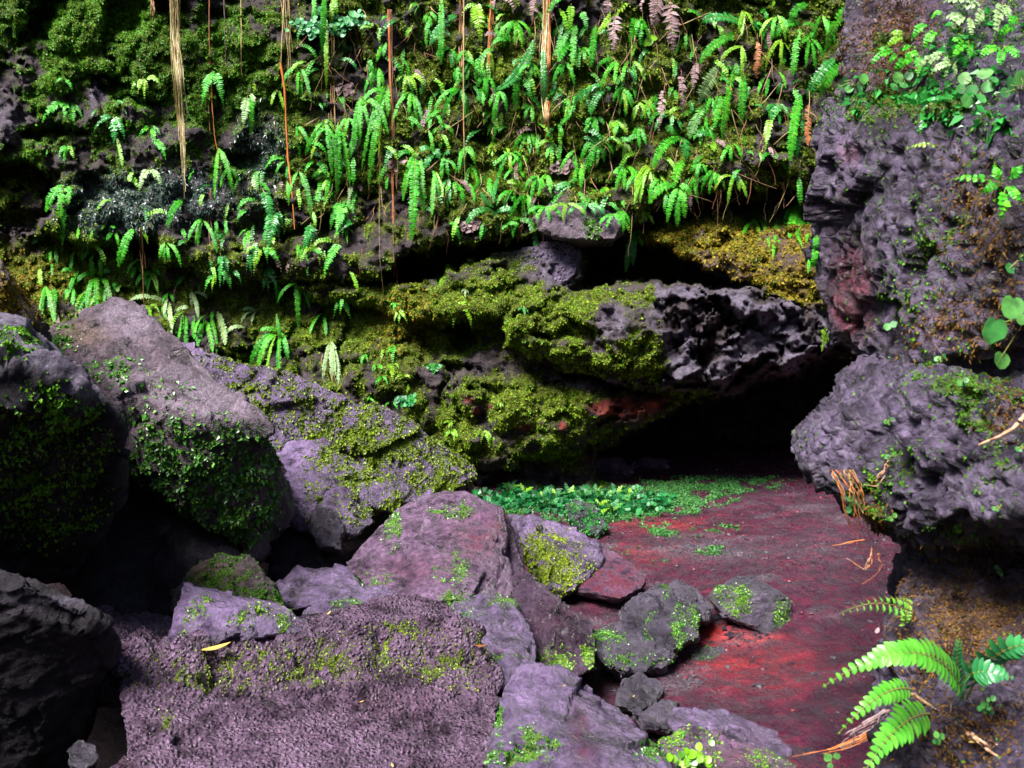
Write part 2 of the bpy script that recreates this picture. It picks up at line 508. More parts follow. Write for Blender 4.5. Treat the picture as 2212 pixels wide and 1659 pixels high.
carve(SLOT, 0.75)
carve(HOLE, 1.3)
carve(GAP, 0.42, 22)
dome(OCHRE, 0.35, 40)
dome(BAND, 0.5, 36)
carve(DARKGAP, 0.32, 20)
dome(LENS, 0.80, 55)
dome(BULGE, 0.55, 60)
carve(CAVE, 2.0, 14)
carve(CREV, 0.75)
carve(SHELF, -0.25)
carve(PIT, 0.6, 6)
carve(TOPDARK, 0.45, 14)
carve(TOPDARK2, 0.4, 14)
incave = sstep(-30, 30, poly_sd(UW, VW, CAVE))
inlens = sstep(-10, 25, poly_sd(UW, VW, LENS))
P = at(U, V, YW)
craggy = inlens * sstep(1380, 1480, UW) + 0.6 * sstep(0, 20, poly_sd(UW, VW, [(1090, 800), (1330, 800), (1440, 850), (1300, 850), (1180, 840)]))
craggy = np.clip(craggy, 0, 1)
disp = 0.30 * fbm(P, 0.8, 4, 0.5, 5)
disp += 0.16 * np.maximum(fbm(P * np.array([0.6, 1, 1.25]), 2.1, 4, 0.55, 9, True), -0.5) * 0.6
f1, f2, cid = worley(P * np.array([0.8, 1, 1.3]) + 0.35 * np.stack([wob, wob2, wob], -1), 2.6, 4)
disp += 0.085 * (cid - 0.5) * sstep(0.0, 0.3, f2 - f1)
pk = fbm(P * np.array([0.75, 1, 1.2]), 1.9, 4, 0.55, 15)
disp -= 0.26 * sstep(0.16, 0.30, pk) * (1 - craggy)
disp += 0.14 * fbm(P, 3.6, 4, 0.6, 16)
f1b, f2b, cb = worley(P + 0.15 * np.stack([wob2, wob, wob2], -1), 7.5, 8)
disp += 0.06 * (0.6 - f1b) * sstep(-0.3, 0.3, wob2) + 0.03 * fbm(P, 16, 3, 0.6, 19)
disp += 0.035 * fbm(P, 9, 3, 0.6, 21)
disp += 0.022 * fbm(P, 26, 2, 0.6, 27)
f1c, f2c, cc, vc = worley(P * np.array([1.2, 1, 0.85]) + 0.06 * np.stack([wobs, wobs2, wob], -1), 3.4, 77, True)
rdc = np.stack([np.sin(cc * 91.7), 0 * cc, np.sin(cc * 133.1 + 2)], -1)
fac_big = (vc * rdc).sum(-1)
f1d, f2d, cd, vd = worley(P + 0.05 * np.stack([wobs2, wobs, wobs], -1), 7.0, 78, True)
fac_small = (vd * np.stack([np.sin(cd * 77.7), 0 * cd, np.sin(cd * 113.1 + 2)], -1)).sum(-1)
disp += (1 - craggy) * (0.10 * fac_big + 0.07 * (cc - 0.5) + 0.05 * fac_small)
pock = fbm(P * np.array([1.0, 1, 1.1]) + 0.1 * wob[..., None], 3.1, 5, 0.55, 55)
disp += craggy * (0.26 * fac_big + 0.20 * (cc - 0.5) + 0.14 * fac_small + 0.06 * (cd - 0.5) + 0.05 * fbm(P, 9, 3, 0.6, 56, True) - 0.16 * sstep(0.0, 0.08, pock))
ledge = ((P[..., 2] * 1.55 + 0.35 * wob) % 1.0)
disp += 0.05 * (0.5 - np.abs(ledge - 0.25)) * (1 - craggy) * sstep(0.9, 0.2, incave)
YW = YW - disp
P = at(U, V, YW)
n_moss = fbm(P, 1.4, 5, 0.6, 61)
n_m2 = fbm(P, 5.0, 4, 0.6, 67)
n_m3 = fbm(P, 0.7, 3, 0.5, 71)
BARE = [(1195, 575, 55, 60, 1.2), (1265, 478, 75, 28, 1.3), (1590, 720, 230, 70, 1.0), (1555, 585, 60, 22, 1.6), (210, 190, 22, 40, 1.4), (20, 260, 60, 60, 0.7), (330, 240, 60, 90, 0.6),
        (430, 420, 70, 60, 0.4), (1130, 1040, 120, 30, 0.8), (840, 90, 40, 120, 0.6), (1010, 870, 40, 30, 0.5), (1320, 690, 40, 50, 0.9), (1000, 680, 50, 20, 0.4),
        (1280, 830, 90, 16, 0.9), (1130, 240, 60, 40, 0.35), (1700, 430, 40, 25, 0.6), (1510, 500, 30, 20, 0.5), (940, 600, 60, 20, 0.6), (1080, 940, 70, 50, 0.25)]
bare = np.clip(blob(U, V, BARE) * (0.75 + 0.9 * n_m2) + 0.35 * np.maximum(n_moss * -1 - 0.2, 0) * 2, 0, 1)
moss = 0.52 + 1.1 * n_moss + 1.1 * n_m2 - 0.8 * blob(U, V, BARE)
moss += blob(U, V, [(250, 90, 260, 150, 0.6), (120, 640, 200, 90, 0.4), (1010, 640, 190, 60, 0.5), (1220, 700, 130, 70, 0.6), (1120, 880, 160, 70, 0.35), (880, 740, 130, 90, 0.35), (1420, 780, 110, 60, 0.4), (700, 700, 150, 60, 0.2), (1250, 330, 300, 160, 0.2)])
bare = np.where(craggy > 0.3, np.clip(sstep(0.06, -0.05, pock), 0, 1), bare)  # craggy part: pale on the ridges, darker in the carved pockets
moss = np.clip(moss, 0, 1) * (1 - 0.9 * incave) * (1 - 0.75 * craggy)
ochre = np.clip(sstep(-10, 20, poly_sd(UW, VW, OCHRE)) * (0.6 + 1.2 * n_m2) + 0.5 * blob(U, V, [(30, 600, 120, 60, 0.5), (870, 690, 60, 70, 0.6)]), 0, 1)
red = np.clip(blob(U, V, [(1350, 880, 60, 22, 1.6), (1415, 868, 24, 16, 1.6), (1300, 885, 36, 14, 1.0), (1012, 865, 14, 8, 1.5), (1028, 888, 10, 8, 1.4), (1135, 922, 14, 9, 1.5), (1215, 920, 8, 9, 1.5),
                          (1058, 878, 8, 6, 1.2), (1100, 1035, 60, 14, 0.9), (1420, 990, 160, 16, 0.6)]), 0, 1)
moss = moss * (1 - np.clip(red, 0, 1))
me = fast_mesh('cliff_face', P.reshape(-1, 3), grid_faces(len(us), len(vs)))
for k, a_ in (('moss', moss), ('ochre', ochre), ('red', red), ('bare', bare)):
    set_attr(me, k, a_.ravel())
cliff = link('cliff_face', me, [M['cliff']])
tag(cliff, 'dark basalt cliff with overhanging lip, covered in moss and ferns', None, None, 'structure')

def wall_y(u, v):
    fu = np.clip((np.asarray(u, float) - ULO) / STEP, 0, len(us) - 1.001)
    fv = np.clip((np.asarray(v, float) - VLO) / STEP, 0, len(vs) - 1.001)
    return YW[np.asarray(fv).astype(int), np.asarray(fu).astype(int)]

# ------------------------------------------------------------------ moss scatter
def scatter(name, Vt, tris, w, n, size, mat, parent=None, lift=0.6, droop=0.25, aspect=0.45, loc=None, seed=1, minw=0.02):
    """n little two-sided leaves rooted on the triangles, chance by area x w"""
    g = np.random.default_rng(seed)
    a, b, c = Vt[tris[:, 0]], Vt[tris[:, 1]], Vt[tris[:, 2]]
    cr = np.cross(b - a, c - a)
    ar = np.linalg.norm(cr, axis=1)
    wt = w[tris].mean(1)
    wt = np.where(wt > minw, wt, 0) * ar
    if wt.sum() <= 0:
        return None
    k = g.choice(len(tris), n, p=wt / wt.sum())
    r1, r2 = g.random(n), g.random(n)
    fl = r1 + r2 > 1
    r1[fl], r2[fl] = 1 - r1[fl], 1 - r2[fl]
    p = a[k] + (b[k] - a[k]) * r1[:, None] + (c[k] - a[k]) * r2[:, None]
    nrm = cr[k] / (ar[k][:, None] + 1e-12)
    d = g.normal(size=(n, 3))
    d -= (d * nrm).sum(1)[:, None] * nrm
    d /= np.linalg.norm(d, axis=1)[:, None]
    d = d + nrm * lift * (0.4 + g.random(n))[:, None] - np.array([0, 0, 1]) * droop
    d /= np.linalg.norm(d, axis=1)[:, None]
    s = np.cross(d, nrm + 0.4 * g.normal(size=(n, 3)))
    s /= np.linalg.norm(s, axis=1)[:, None] + 1e-9
    L = size * (0.45 + 1.1 * g.random(n) ** 1.5)
    q = np.cross(s, d)
    v0 = p - nrm * 0.003
    v1 = p + d * (L * 0.5)[:, None] + s * (L * aspect)[:, None] + q * (L * 0.08)[:, None]
    v2 = p + d * L[:, None] - np.array([0, 0, 1]) * (L * 0.25)[:, None]
    v3 = p + d * (L * 0.5)[:, None] - s * (L * aspect)[:, None] + q * (L * 0.08)[:, None]
    VV = np.stack([v0, v1, v2, v3], 1).reshape(-1, 3)
    if loc is not None:
        VV = VV - np.asarray(loc)
    F = np.arange(4 * n).reshape(-1, 4)
    o = link(name, fast_mesh(name, VV, F, smooth=False), [mat], parent)
    return o

wallV = P.reshape(-1, 3)
gq = grid_faces(len(us), len(vs))
cu, cv = U.ravel()[gq[:, 0]], V.ravel()[gq[:, 0]]
keepq = (cu > -60) & (cu < 1900) & (cv > -60) & (cv < 1080)
dY = np.abs(YW.ravel()[gq[:, 0]] - YW.ravel()[gq[:, 2]])
keepq &= dY < 0.25
gq = gq[keepq]
wallT = np.concatenate([gq[:, [0, 1, 2]], gq[:, [0, 2, 3]]])
mossf = sstep(0.35, 0.75, moss).ravel()
topleft = np.clip(sstep(760, 480, U) * sstep(430, 300, V), 0, 1)
bluez = np.clip(blob(U, V, [(340, 420, 150, 42, 0.9), (560, 330, 45, 70, 0.5), (260, 470, 90, 30, 0.6)]), 0, 1)
ochz = ochre
tl = topleft.ravel(); bz = bluez.ravel(); oz = ochz.ravel()
o = scatter('moss', wallV, wallT, mossf * (1 - 0.85 * tl) * (1 - 0.6 * bz) * (1 - 0.7 * oz), 260000, 0.018, M['moss'], seed=11)
tag(o, 'olive green moss carpeting the lower and middle cliff', 'moss', None, 'stuff')
o = scatter('green_moss', wallV, wallT, mossf * tl * (1 - bz) + 0.10 * mossf, 140000, 0.018, M['moss_green'], seed=12)
tag(o, 'darker green leafy moss on the upper cliff', 'moss', None, 'stuff')
o = scatter('feather_moss', wallV, wallT, np.clip(bz * (0.25 + mossf + 0.3), 0, 1), 20000, 0.032, M['moss_blue'], seed=13, aspect=0.22, droop=0.6)
tag(o, 'blue black feathery moss on the left bulge of the cliff', 'moss', None, 'stuff')
o = scatter('yellow_moss', wallV, wallT, oz * (0.3 + mossf), 16000, 0.028, M['moss_ochre'], seed=14)
tag(o, 'ochre yellow moss under the right end of the overhang', 'moss', None, 'stuff')

# ------------------------------------------------------------------ ground: one sheet, fine where the red cave floor shows
def axis(lo, a, b, hi, fine, ratio=1.25):
    mid = list(np.arange(a, b, fine))
    left, s, x = [], fine, a
    while x > lo:
        s *= ratio
        x -= s
        left.append(x)
    right, s, x = [], fine, mid[-1]
    while x < hi:
        s *= ratio
        x += s
        right.append(x)
    return np.array(left[::-1] + mid + right)

gx = axis(-40, -2.6, 4.4, 40, 0.017)
gy = axis(-40, 3.4, 10.2, 30, 0.017)
X, Yg = np.meshgrid(gx, gy)
Q = np.stack([X, Yg, np.zeros_like(X)], -1)
def ground_z(X, Yg):
    Q = np.stack([X, Yg, np.zeros_like(X)], -1)
    pile = -0.55 * sstep(0.25, -0.5, X) * sstep(6.6, 5.6, Yg) * sstep(0.5, 1.5, Yg) - 0.35 * sstep(3.9, 3.2, Yg) * sstep(0.5, 1.5, Yg) * sstep(0.9, 0.0, X)  # hollow sunk between the left boulders to darken the ground there
    bank = 0.85 * np.maximum(0, -1.0 - Yg) ** 0.95 + 0.5 * np.maximum(0, np.abs(X) - 6) ** 0.9 * sstep(8, 4, Yg)  # unseen bank, added behind the camera to block low sky light
    bank = np.minimum(bank, 7)
    slope = 0.03 * (Yg - 5) * 0 + 0.05 * sstep(0.8, 3.0, X)
    return pile + bank + slope, Q
Z, _ = ground_z(X, Yg)
fl = fbm(Q, 0.9, 4, 0.5, 101)
flow = fbm(np.stack([X * 0.8 + Yg * 0.5, Yg * 2.2 - X * 0.9, 0 * X], -1) + 0.25 * fl[..., None], 2.2, 5, 0.55, 103)
chips = fbm(Q, 14, 4, 0.65, 105)
wf1, wf2, wc = worley(Q + 0.05 * flow[..., None], 11.0, 109)
Z = Z + 0.09 * fl * sstep(0, 1.5, Yg) + 0.010 * flow + 0.024 * chips + 0.014 * fbm(Q, 34, 2, 0.6, 107) + 0.012 * np.maximum(0, wc - 0.6) * (f := sstep(0.03, 0.15, wf2 - wf1))
Z = Z + 0.007 * fbm(Q, 5, 3, 0.5, 111, True) * sstep(-0.1, 0.3, fl)
gu, gv = proj(np.stack([X, Yg, Z], -1))
redf = np.clip(0.8 + 0.5 * flow + 0.25 * fl, 0, 1) * sstep(-0.9, 0.0, X) * sstep(2.5, 3.5, Yg)
bright = np.clip(blob(gu, gv, [(1525, 1365, 50, 22, 2.2), (1600, 1375, 70, 12, 2.0), (1580, 1420, 120, 24, 0.5), (1420, 1135, 110, 18, 0.5), (1650, 1450, 150, 60, 0.3), (1390, 1200, 90, 24, 0.3)]) * (0.7 + 2.2 * flow), 0, 1)
grav = np.clip(0.9 * sstep(0.05, 0.4, flow * 0.7 + 0.7 * fbm(Q, 1.7, 4, 0.6, 121)) + 0.9 * blob(gu, gv, [(1560, 1195, 160, 25, 0.8), (1610, 1380, 60, 20, 0.8), (1500, 1180, 100, 20, 0.6), (1780, 1180, 80, 60, 0.4)]), 0, 1)
weed = blob(gu, gv, [(1130, 1085, 150, 34, 1.2), (1300, 1100, 170, 30, 1.3), (1440, 1075, 120, 34, 1.3), (1520, 1060, 140, 22, 1.1), (1600, 1040, 120, 12, 0.8), (1560, 1140, 40, 12, 0.5), (1420, 1215, 40, 10, 0.45),
                     (1530, 1190, 60, 14, 0.6), (1460, 1150, 110, 18, 0.6), (1560, 1265, 40, 12, 0.4), (1350, 1190, 60, 12, 0.5)])
weed = np.clip(weed * (0.55 + 1.6 * fbm(Q, 3.0, 4, 0.6, 131)) + 1.5 * fbm(Q, 7.0, 4, 0.6, 133) * sstep(0.1, 0.5, weed) - 0.12, 0, 1)
mg, nt, bs = new_mat('red_cave_floor')
tc = nd(nt, 'ShaderNodeTexCoord').outputs['Object']
n2 = noise(nt, tc, 7, 10, 0.75, 0.3)
n3 = noise(nt, tc, 55, 6, 0.7)
soil = ramp(nt, n2, [(0.3, (0.005, 0.0035, 0.004)), (0.6, (0.016, 0.011, 0.012))])  # near-black soil: shade between the left boulders is put into this colour
redc = ramp(nt, n2, [(0.32, (0.011, 0.004, 0.011)), (0.5, (0.060, 0.006, 0.025)), (0.68, (0.17, 0.012, 0.038))])
c = mixc(nt, attr(nt, 'red'), soil, redc)
c = mixc(nt, math_(nt, 'MULTIPLY', attr(nt, 'bright'), mr(nt, n2, 0.36, 0.48)), c, (0.46, 0.03, 0.024))
str_ = nd(nt, 'ShaderNodeMapping')
str_.inputs['Scale'].default_value = (0.9, 1.9, 1)
str_.inputs['Rotation'].default_value = (0, 0, -0.35)
nt.links.new(tc, str_.inputs[0])
n4 = noise(nt, str_.outputs[0], 7, 9, 0.72, 0.8)
c = mixc(nt, math_(nt, 'MULTIPLY', attr(nt, 'red'), mr(nt, n4, 0.47, 0.56, 0.0, 0.85)), c, (0.036, 0.027, 0.035))
n5 = noise(nt, tc, 140, 3, 0.6)
c = mixc(nt, math_(nt, 'MULTIPLY', attr(nt, 'red'), mr(nt, n5, 0.62, 0.74, 0.0, 0.5)), c, (0.14, 0.08, 0.10))
c = mixc(nt, math_(nt, 'MULTIPLY', math_(nt, 'MULTIPLY', attr(nt, 'gravel'), attr(nt, 'red')), mr(nt, n3, 0.35, 0.55)), c, ramp(nt, n3, [(0.35, (0.03, 0.026, 0.032)), (0.7, (0.15, 0.125, 0.15))]))
c = mixc(nt, mr(nt, attr(nt, 'weed'), 0.2, 0.7), c, ramp(nt, n3, [(0.35, (0.008, 0.03, 0.008)), (0.7, (0.04, 0.12, 0.02))]))
c = mixc(nt, 0.7, c, ramp(nt, n3, [(0.3, (0.5, 0.5, 0.5)), (0.65, (1.25, 1.25, 1.25))]), 'MULTIPLY')
nt.links.new(c, bs.inputs['Base Color'])
nt.links.new(mr(nt, n3, 0.35, 0.65, 0.16, 0.5), bs.inputs['Roughness'])
nt.links.new(mr(nt, attr(nt, 'red'), 0.0, 0.6, 0.05, 0.32), bs.inputs['Specular IOR Level'])
bp = nd(nt, 'ShaderNodeBump')
bp.inputs['Strength'].default_value = 0.9
bp.inputs['Distance'].default_value = 0.025
nt.links.new(math_(nt, 'ADD', n3, math_(nt, 'MULTIPLY', n2, 2.0)), bp.inputs['Height'])
nt.links.new(bp.outputs[0], bs.inputs['Normal'])
GP = np.stack([X, Yg, Z], -1)
me = fast_mesh('ground', GP.reshape(-1, 3), grid_faces(len(gx), len(gy))[:, ::-1])
for k, a_ in (('red', redf), ('bright', bright), ('gravel', grav), ('weed', weed)):
    set_attr(me, k, a_.ravel())
ground = link('ground', me, [mg])
tag(ground, 'red clay cave floor streaked with dark gravel, rising to an added unseen bank', None, None, 'structure')

def gz(x, y):
    i = int(np.clip(np.searchsorted(gx, x), 0, len(gx) - 1))
    j = int(np.clip(np.searchsorted(gy, y), 0, len(gy) - 1))
    return float(Z[j, i])

def on_floor(u, v):
    """point of the floor seen at a photograph position"""
    Y = 6.0
    for _ in range(30):
        p = at(u, v, Y)
        h = gz(p[0], p[1])
        s = (CAM_Z - p[2]) / Y
        Y = (CAM_Z - h) / max(s, 1e-3)
    p = at(u, v, Y)
    return np.array([p[0], p[1], gz(p[0], p[1])])

gqq = grid_faces(len(gx), len(gy))[:, ::-1]
gcx, gcy = X.ravel()[gqq[:, 0]], Yg.ravel()[gqq[:, 0]]
gqq = gqq[(gcx > -1.5) & (gcx < 4) & (gcy > 4) & (gcy < 9.6)]
gT = np.concatenate([gqq[:, [0, 1, 2]], gqq[:, [0, 2, 3]]])
gV = GP.reshape(-1, 3)
wflat = weed.ravel()
o = scatter('ground_weed', gV, gT, sstep(0.15, 0.8, wflat), 30000, 0.034, M['grass_fine'], seed=21, aspect=0.16, lift=0.9, droop=0.0)
tag(o, 'fine dark green weed creeping over the red floor by the cave mouth', 'ground cover', None, 'stuff')
emz = np.clip(blob(gu, gv, [(1130, 1080, 150, 26, 1.2), (1290, 1095, 120, 26, 1.3), (1400, 1085, 60, 22, 0.8)]), 0, 1).ravel()
o = scatter('emerald_herbs', gV, gT, sstep(0.25, 0.8, emz) * (0.2 + wflat), 1500, 0.075, M['emerald'], seed=22, aspect=0.38, lift=1.6, droop=-0.25)
tag(o, 'emerald leafy herbs massed along the foot of the cliff', 'ground cover', None, 'stuff')

# ------------------------------------------------------------------ boulders
def hull_points(pts, th, shrink, drop):
    pts = np.asarray(pts, float)
    uc, vc = pts[:, 0].mean(), pts[:, 1].mean()
    front = at(pts[:, 0], pts[:, 1], pts[:, 2])
    back = at(uc + (pts[:, 0] - uc) * shrink, vc + (pts[:, 1] - vc) * shrink + drop, pts[:, 2].max() * 0.35 + pts[:, 2] * 0.65 + th)
    return np.concatenate([front, back])

def boulder(name, label, hulls, mat, voxel=0.014, big=0.05, mid=0.02, fine=0.006, mode='angular', moss=(), red=(), ochre=(), bare=(),
            moss_n=0, moss_mat='liverwort', moss_size=0.022, mossbase=0.0, seed=1, cat='boulder', group=None, smooth=1, th=0.5, cuts=9, shrink=0.82, drop=25, kind=None, extra=None):
    bm = bmesh.new()
    allp = []
    for h in hulls:
        h_th = th
        if isinstance(h, dict):
            h_th = h.get('th', th)
            sh, dr = h.get('shrink', shrink), h.get('drop', drop)
            h = h['p']
        else:
            sh, dr = shrink, drop
        ps = hull_points(h, h_th, sh, dr)
        allp.append(ps)
        vsn = [bm.verts.new(p) for p in ps]
        r = bmesh.ops.convex_hull(bm, input=vsn)
        junk = [g for g in r['geom_interior'] + r['geom_unused'] if isinstance(g, bmesh.types.BMVert)]
        if junk:
            bmesh.ops.delete(bm, geom=list(set(junk)), context='VERTS')
    bmesh.ops.recalc_face_normals(bm, faces=bm.faces)
    me = bpy.data.meshes.new(name)
    bm.to_mesh(me)
    bm.free()
    tmp = bpy.data.objects.new('tmp', me)
    COL.objects.link(tmp)
    m1 = tmp.modifiers.new('r', 'REMESH')
    m1.mode = 'VOXEL'
    m1.voxel_size = voxel
    m2 = tmp.modifiers.new('s', 'SMOOTH')
    m2.factor, m2.iterations = 0.5, smooth
    dg = bpy.context.evaluated_depsgraph_get()
    ev = tmp.evaluated_get(dg).to_mesh()
    n = len(ev.vertices)
    Vx = np.empty(n * 3, np.float32)
    ev.vertices.foreach_get('co', Vx)
    Vx = Vx.reshape(-1, 3).astype(float)
    N = np.empty(n * 3, np.float32)
    ev.vertices.foreach_get('normal', N)
    N = N.reshape(-1, 3).astype(float)
    nl = len(ev.loops)
    li = np.empty(nl, np.int32)
    ev.loops.foreach_get('vertex_index', li)
    tmp.evaluated_get(dg).to_mesh_clear()
    bpy.data.objects.remove(tmp)
    bpy.data.meshes.remove(me)
    F = li.reshape(-1, 4) if nl % 4 == 0 else None
    S = seed * 100
    gc_ = np.random.default_rng(seed + 4000)
    cen = (Vx.min(0) + Vx.max(0)) / 2
    for _ in range(cuts):
        nn = gc_.normal(size=3)
        nn[2] *= 0.8
        nn /= np.linalg.norm(nn)
        sp_ = (Vx - cen) @ nn
        h_ = np.percentile(sp_, 99.7) * gc_.uniform(0.92, 0.992)
        Vx = Vx - np.maximum(sp_ - h_, 0)[:, None] * nn
    off = np.array([seed * 3.7, seed * 1.3, seed * 7.1])
    Q = Vx + off
    d = big * fbm(Q, 2.3, 3, 0.5, S + 1) * 0.7
    ext = np.median(Vx.max(0) - Vx.min(0))
    fs0 = float(np.clip(2.6 / ext, 2.6, 9.0))
    wq = Q + 0.05 * fbm(Q, 5, 2, 0.5, S + 2)[:, None]
    for fs, fa in ((fs0, 0.8), (fs0 * 2.3, 0.45)):
        f1, f2, ci, vec = worley(wq, fs, S + 3, True)
        rd = np.stack([np.sin(ci * 91.7), np.sin(ci * 57.3 + 1), np.sin(ci * 133.1 + 2)], -1)
        d += big * fa * ((vec * rd).sum(-1) * 1.1 + (ci - 0.5) * 0.25)
        d -= big * fa * 0.5 * (1 - sstep(0, 0.035, f2 - f1)) * (ci > 0.7)
    d += mid * fbm(Q, 9, 4, 0.55, S + 4, True) * 0.8
    if mode == 'scoria':
        g1, g2, gc = worley(Q, 22, S + 5)
        d += mid * 1.1 * (0.5 - g1) + mid * 0.6 * (gc - 0.5)
        g1, g2, gc = worley(Q, 52, S + 6)
        d += fine * 1.8 * (0.55 - g1)
        d += fine * fbm(Q, 60, 2, 0.6, S + 7)
    elif mode == 'pitted':
        g1, g2, gc = worley(Q, 13, S + 5)
        d += -mid * 0.9 * (1 - sstep(0.1, 0.45, g1)) * (gc > 0.4) + mid * 0.5 * fbm(Q, 20, 3, 0.6, S + 8)
        d += fine * fbm(Q, 45, 2, 0.6, S + 7) * 1.5
    else:
        d += fine * fbm(Q, 28, 3, 0.6, S + 7) * 1.6
    if extra is not None:
        uu, vv = proj(Vx)
        d += extra(Q, uu, vv)
    d = d - np.percentile(d, 55)
    Vx = Vx + N * d[:, None]
    lo, hi = Vx.min(0), Vx.max(0)
    loc = np.array([(lo[0] + hi[0]) / 2, (lo[1] + hi[1]) / 2, lo[2]])
    uu, vv = proj(Vx)
    nz = fbm(Q, 7, 4, 0.6, S + 9)
    nb = fbm(Q, 2.5, 3, 0.5, S + 10)
    n5 = fbm(Q, 22, 3, 0.6, S + 12)
    bl = blob(uu, vv, [(a, b, c * 1.35, e * 1.35, w) for (a, b, c, e, w) in moss])
    n6 = fbm(Q, 55, 2, 0.6, S + 13)
    mo = np.clip(0.75 * (bl + mossbase) + (1.5 * nz + 0.9 * nb + 1.6 * n5 + 0.9 * n6) * sstep(0.0, 0.3, bl + mossbase) - 0.27, 0, 1)
    me = fast_mesh(name, Vx - loc, F)
    set_attr(me, 'moss', mo * 0.8)
    set_attr(me, 'red', np.clip(blob(uu, vv, red) * (0.8 + 0.8 * nb), 0, 1))
    set_attr(me, 'ochre', np.clip(blob(uu, vv, ochre) * (0.8 + 0.8 * nz), 0, 1))
    set_attr(me, 'bare', np.clip(blob(uu, vv, bare), 0, 1))  # pale bare rock; on the left-edge boulders it paints lit parts
    o = link(name, me, [M[mat]], None, loc)
    tag(o, label, cat, group, kind)
    if moss_n:
        tris = np.concatenate([F[:, [0, 1, 2]], F[:, [0, 2, 3]]])
        fac = N[:, 1] * -1 + N[:, 2] * 0.8
        w = (0.03 * sstep(0.05, 0.3, bl + mossbase) + mo ** 1.6) * (fac > -0.35)
        c = scatter('moss', Vx - loc, tris, w, int(moss_n * 3.0), moss_size * 0.58, M[moss_mat], o, seed=seed + 500, minw=0.004)
        if c is not None:
            c['kind'] = 'stuff'
    BOULDERS.append((o, Vx, N, uu, vv))
    return o

BOULDERS = []
B = boulder
# left side, from the front to the back
B('boulder', 'huge boulder at the left edge, painted lit grey on top, mossy front painted shade-black',
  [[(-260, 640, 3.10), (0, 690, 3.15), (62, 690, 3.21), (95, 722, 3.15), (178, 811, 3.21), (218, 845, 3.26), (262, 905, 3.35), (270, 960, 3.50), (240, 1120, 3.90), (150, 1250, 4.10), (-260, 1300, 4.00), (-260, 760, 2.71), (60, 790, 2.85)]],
  'black', 0.016, 0.05, 0.02, 0.006, 'pitted', moss=[(20, 735, 40, 20, 0.8), (100, 1000, 120, 150, 0.35)], moss_n=2500, bare=[(0, 715, 140, 40, 3.5), (110, 760, 60, 34, 3.0), (180, 835, 40, 30, 2.0)], moss_mat='moss_green', seed=3, th=1.0)  # bare blobs paint the lit top, the black material the shaded front
B('boulder', 'ochre lichened rock slab leaning up behind the huge left edge boulder',
  [[(-200, 480, 3.9), (-10, 545, 3.9), (28, 598, 3.95), (75, 672, 4.0), (112, 745, 4.1), (60, 830, 3.8), (-200, 800, 3.6)]],
  'brown', 0.016, 0.05, 0.02, 0.005, 'angular', moss=[(40, 640, 40, 60, 0.6), (5, 660, 30, 40, 0.5)], moss_n=2500, ochre=[(20, 640, 60, 80, 0.8)], bare=[(10, 600, 25, 50, 0.8)], moss_mat='moss_ochre', seed=4, th=0.7)
B('boulder', 'large peaked boulder with leafy green moss on its shaded front and tan lichen on top',
  [[(85, 740, 4.6), (108, 692, 4.9), (170, 676, 5.0), (225, 676, 5.1), (255, 648, 5.2), (290, 652, 5.2), (345, 715, 5.2), (372, 760, 5.2), (470, 822, 5.0), (520, 893, 4.8), (572, 907, 4.65), (430, 890, 4.55), (260, 880, 4.5), (180, 830, 4.45)],
   [(180, 830, 4.5), (260, 885, 4.5), (430, 892, 4.5), (572, 908, 4.62), (600, 985, 4.85), (640, 1085, 5.1), (600, 1160, 5.2), (555, 1215, 5.0), (470, 1160, 4.75), (380, 1100, 4.6), (280, 1000, 4.55)]],
  'brown', 0.016, 0.05, 0.018, 0.006, 'angular', moss=[(430, 990, 120, 70, 0.7), (250, 800, 50, 24, 0.6), (125, 730, 30, 30, 0.6), (500, 1120, 70, 50, 0.7), (290, 900, 60, 14, 0.6), (350, 840, 50, 16, 0.45)],
  moss_n=7500, moss_size=0.034, ochre=[(170, 720, 60, 30, 0.5)], bare=[(280, 690, 70, 40, 1.6), (420, 840, 140, 60, 1.2), (480, 880, 80, 30, 1.0)], seed=5, th=0.9, shrink=0.75, drop=40)
B('boulder', 'long mossy slab sloping down to the right behind the peaked boulder',
  [[(330, 735, 6.5), (400, 745, 6.5), (500, 788, 6.5), (620, 822, 6.5), (740, 852, 6.6), (870, 902, 6.7), (960, 962, 6.8), (1025, 1002, 6.9), (1040, 1070, 6.75), (960, 1100, 6.6), (800, 1070, 6.5), (600, 1010, 6.4), (480, 930, 6.3)]],
  'violet', 0.018, 0.05, 0.02, 0.006, 'angular', moss=[(560, 850, 60, 50, 0.6), (800, 910, 60, 50, 0.7), (660, 890, 40, 60, 0.4), (780, 960, 90, 40, 0.7), (920, 1000, 60, 60, 0.8), (980, 1040, 50, 50, 0.7), (690, 950, 60, 30, 0.7), (470, 790, 60, 30, 0.5)],
  moss_n=12000, moss_size=0.032, moss_mat='moss_bright', bare=[(700, 880, 40, 40, 0.8)], seed=6, th=0.9)
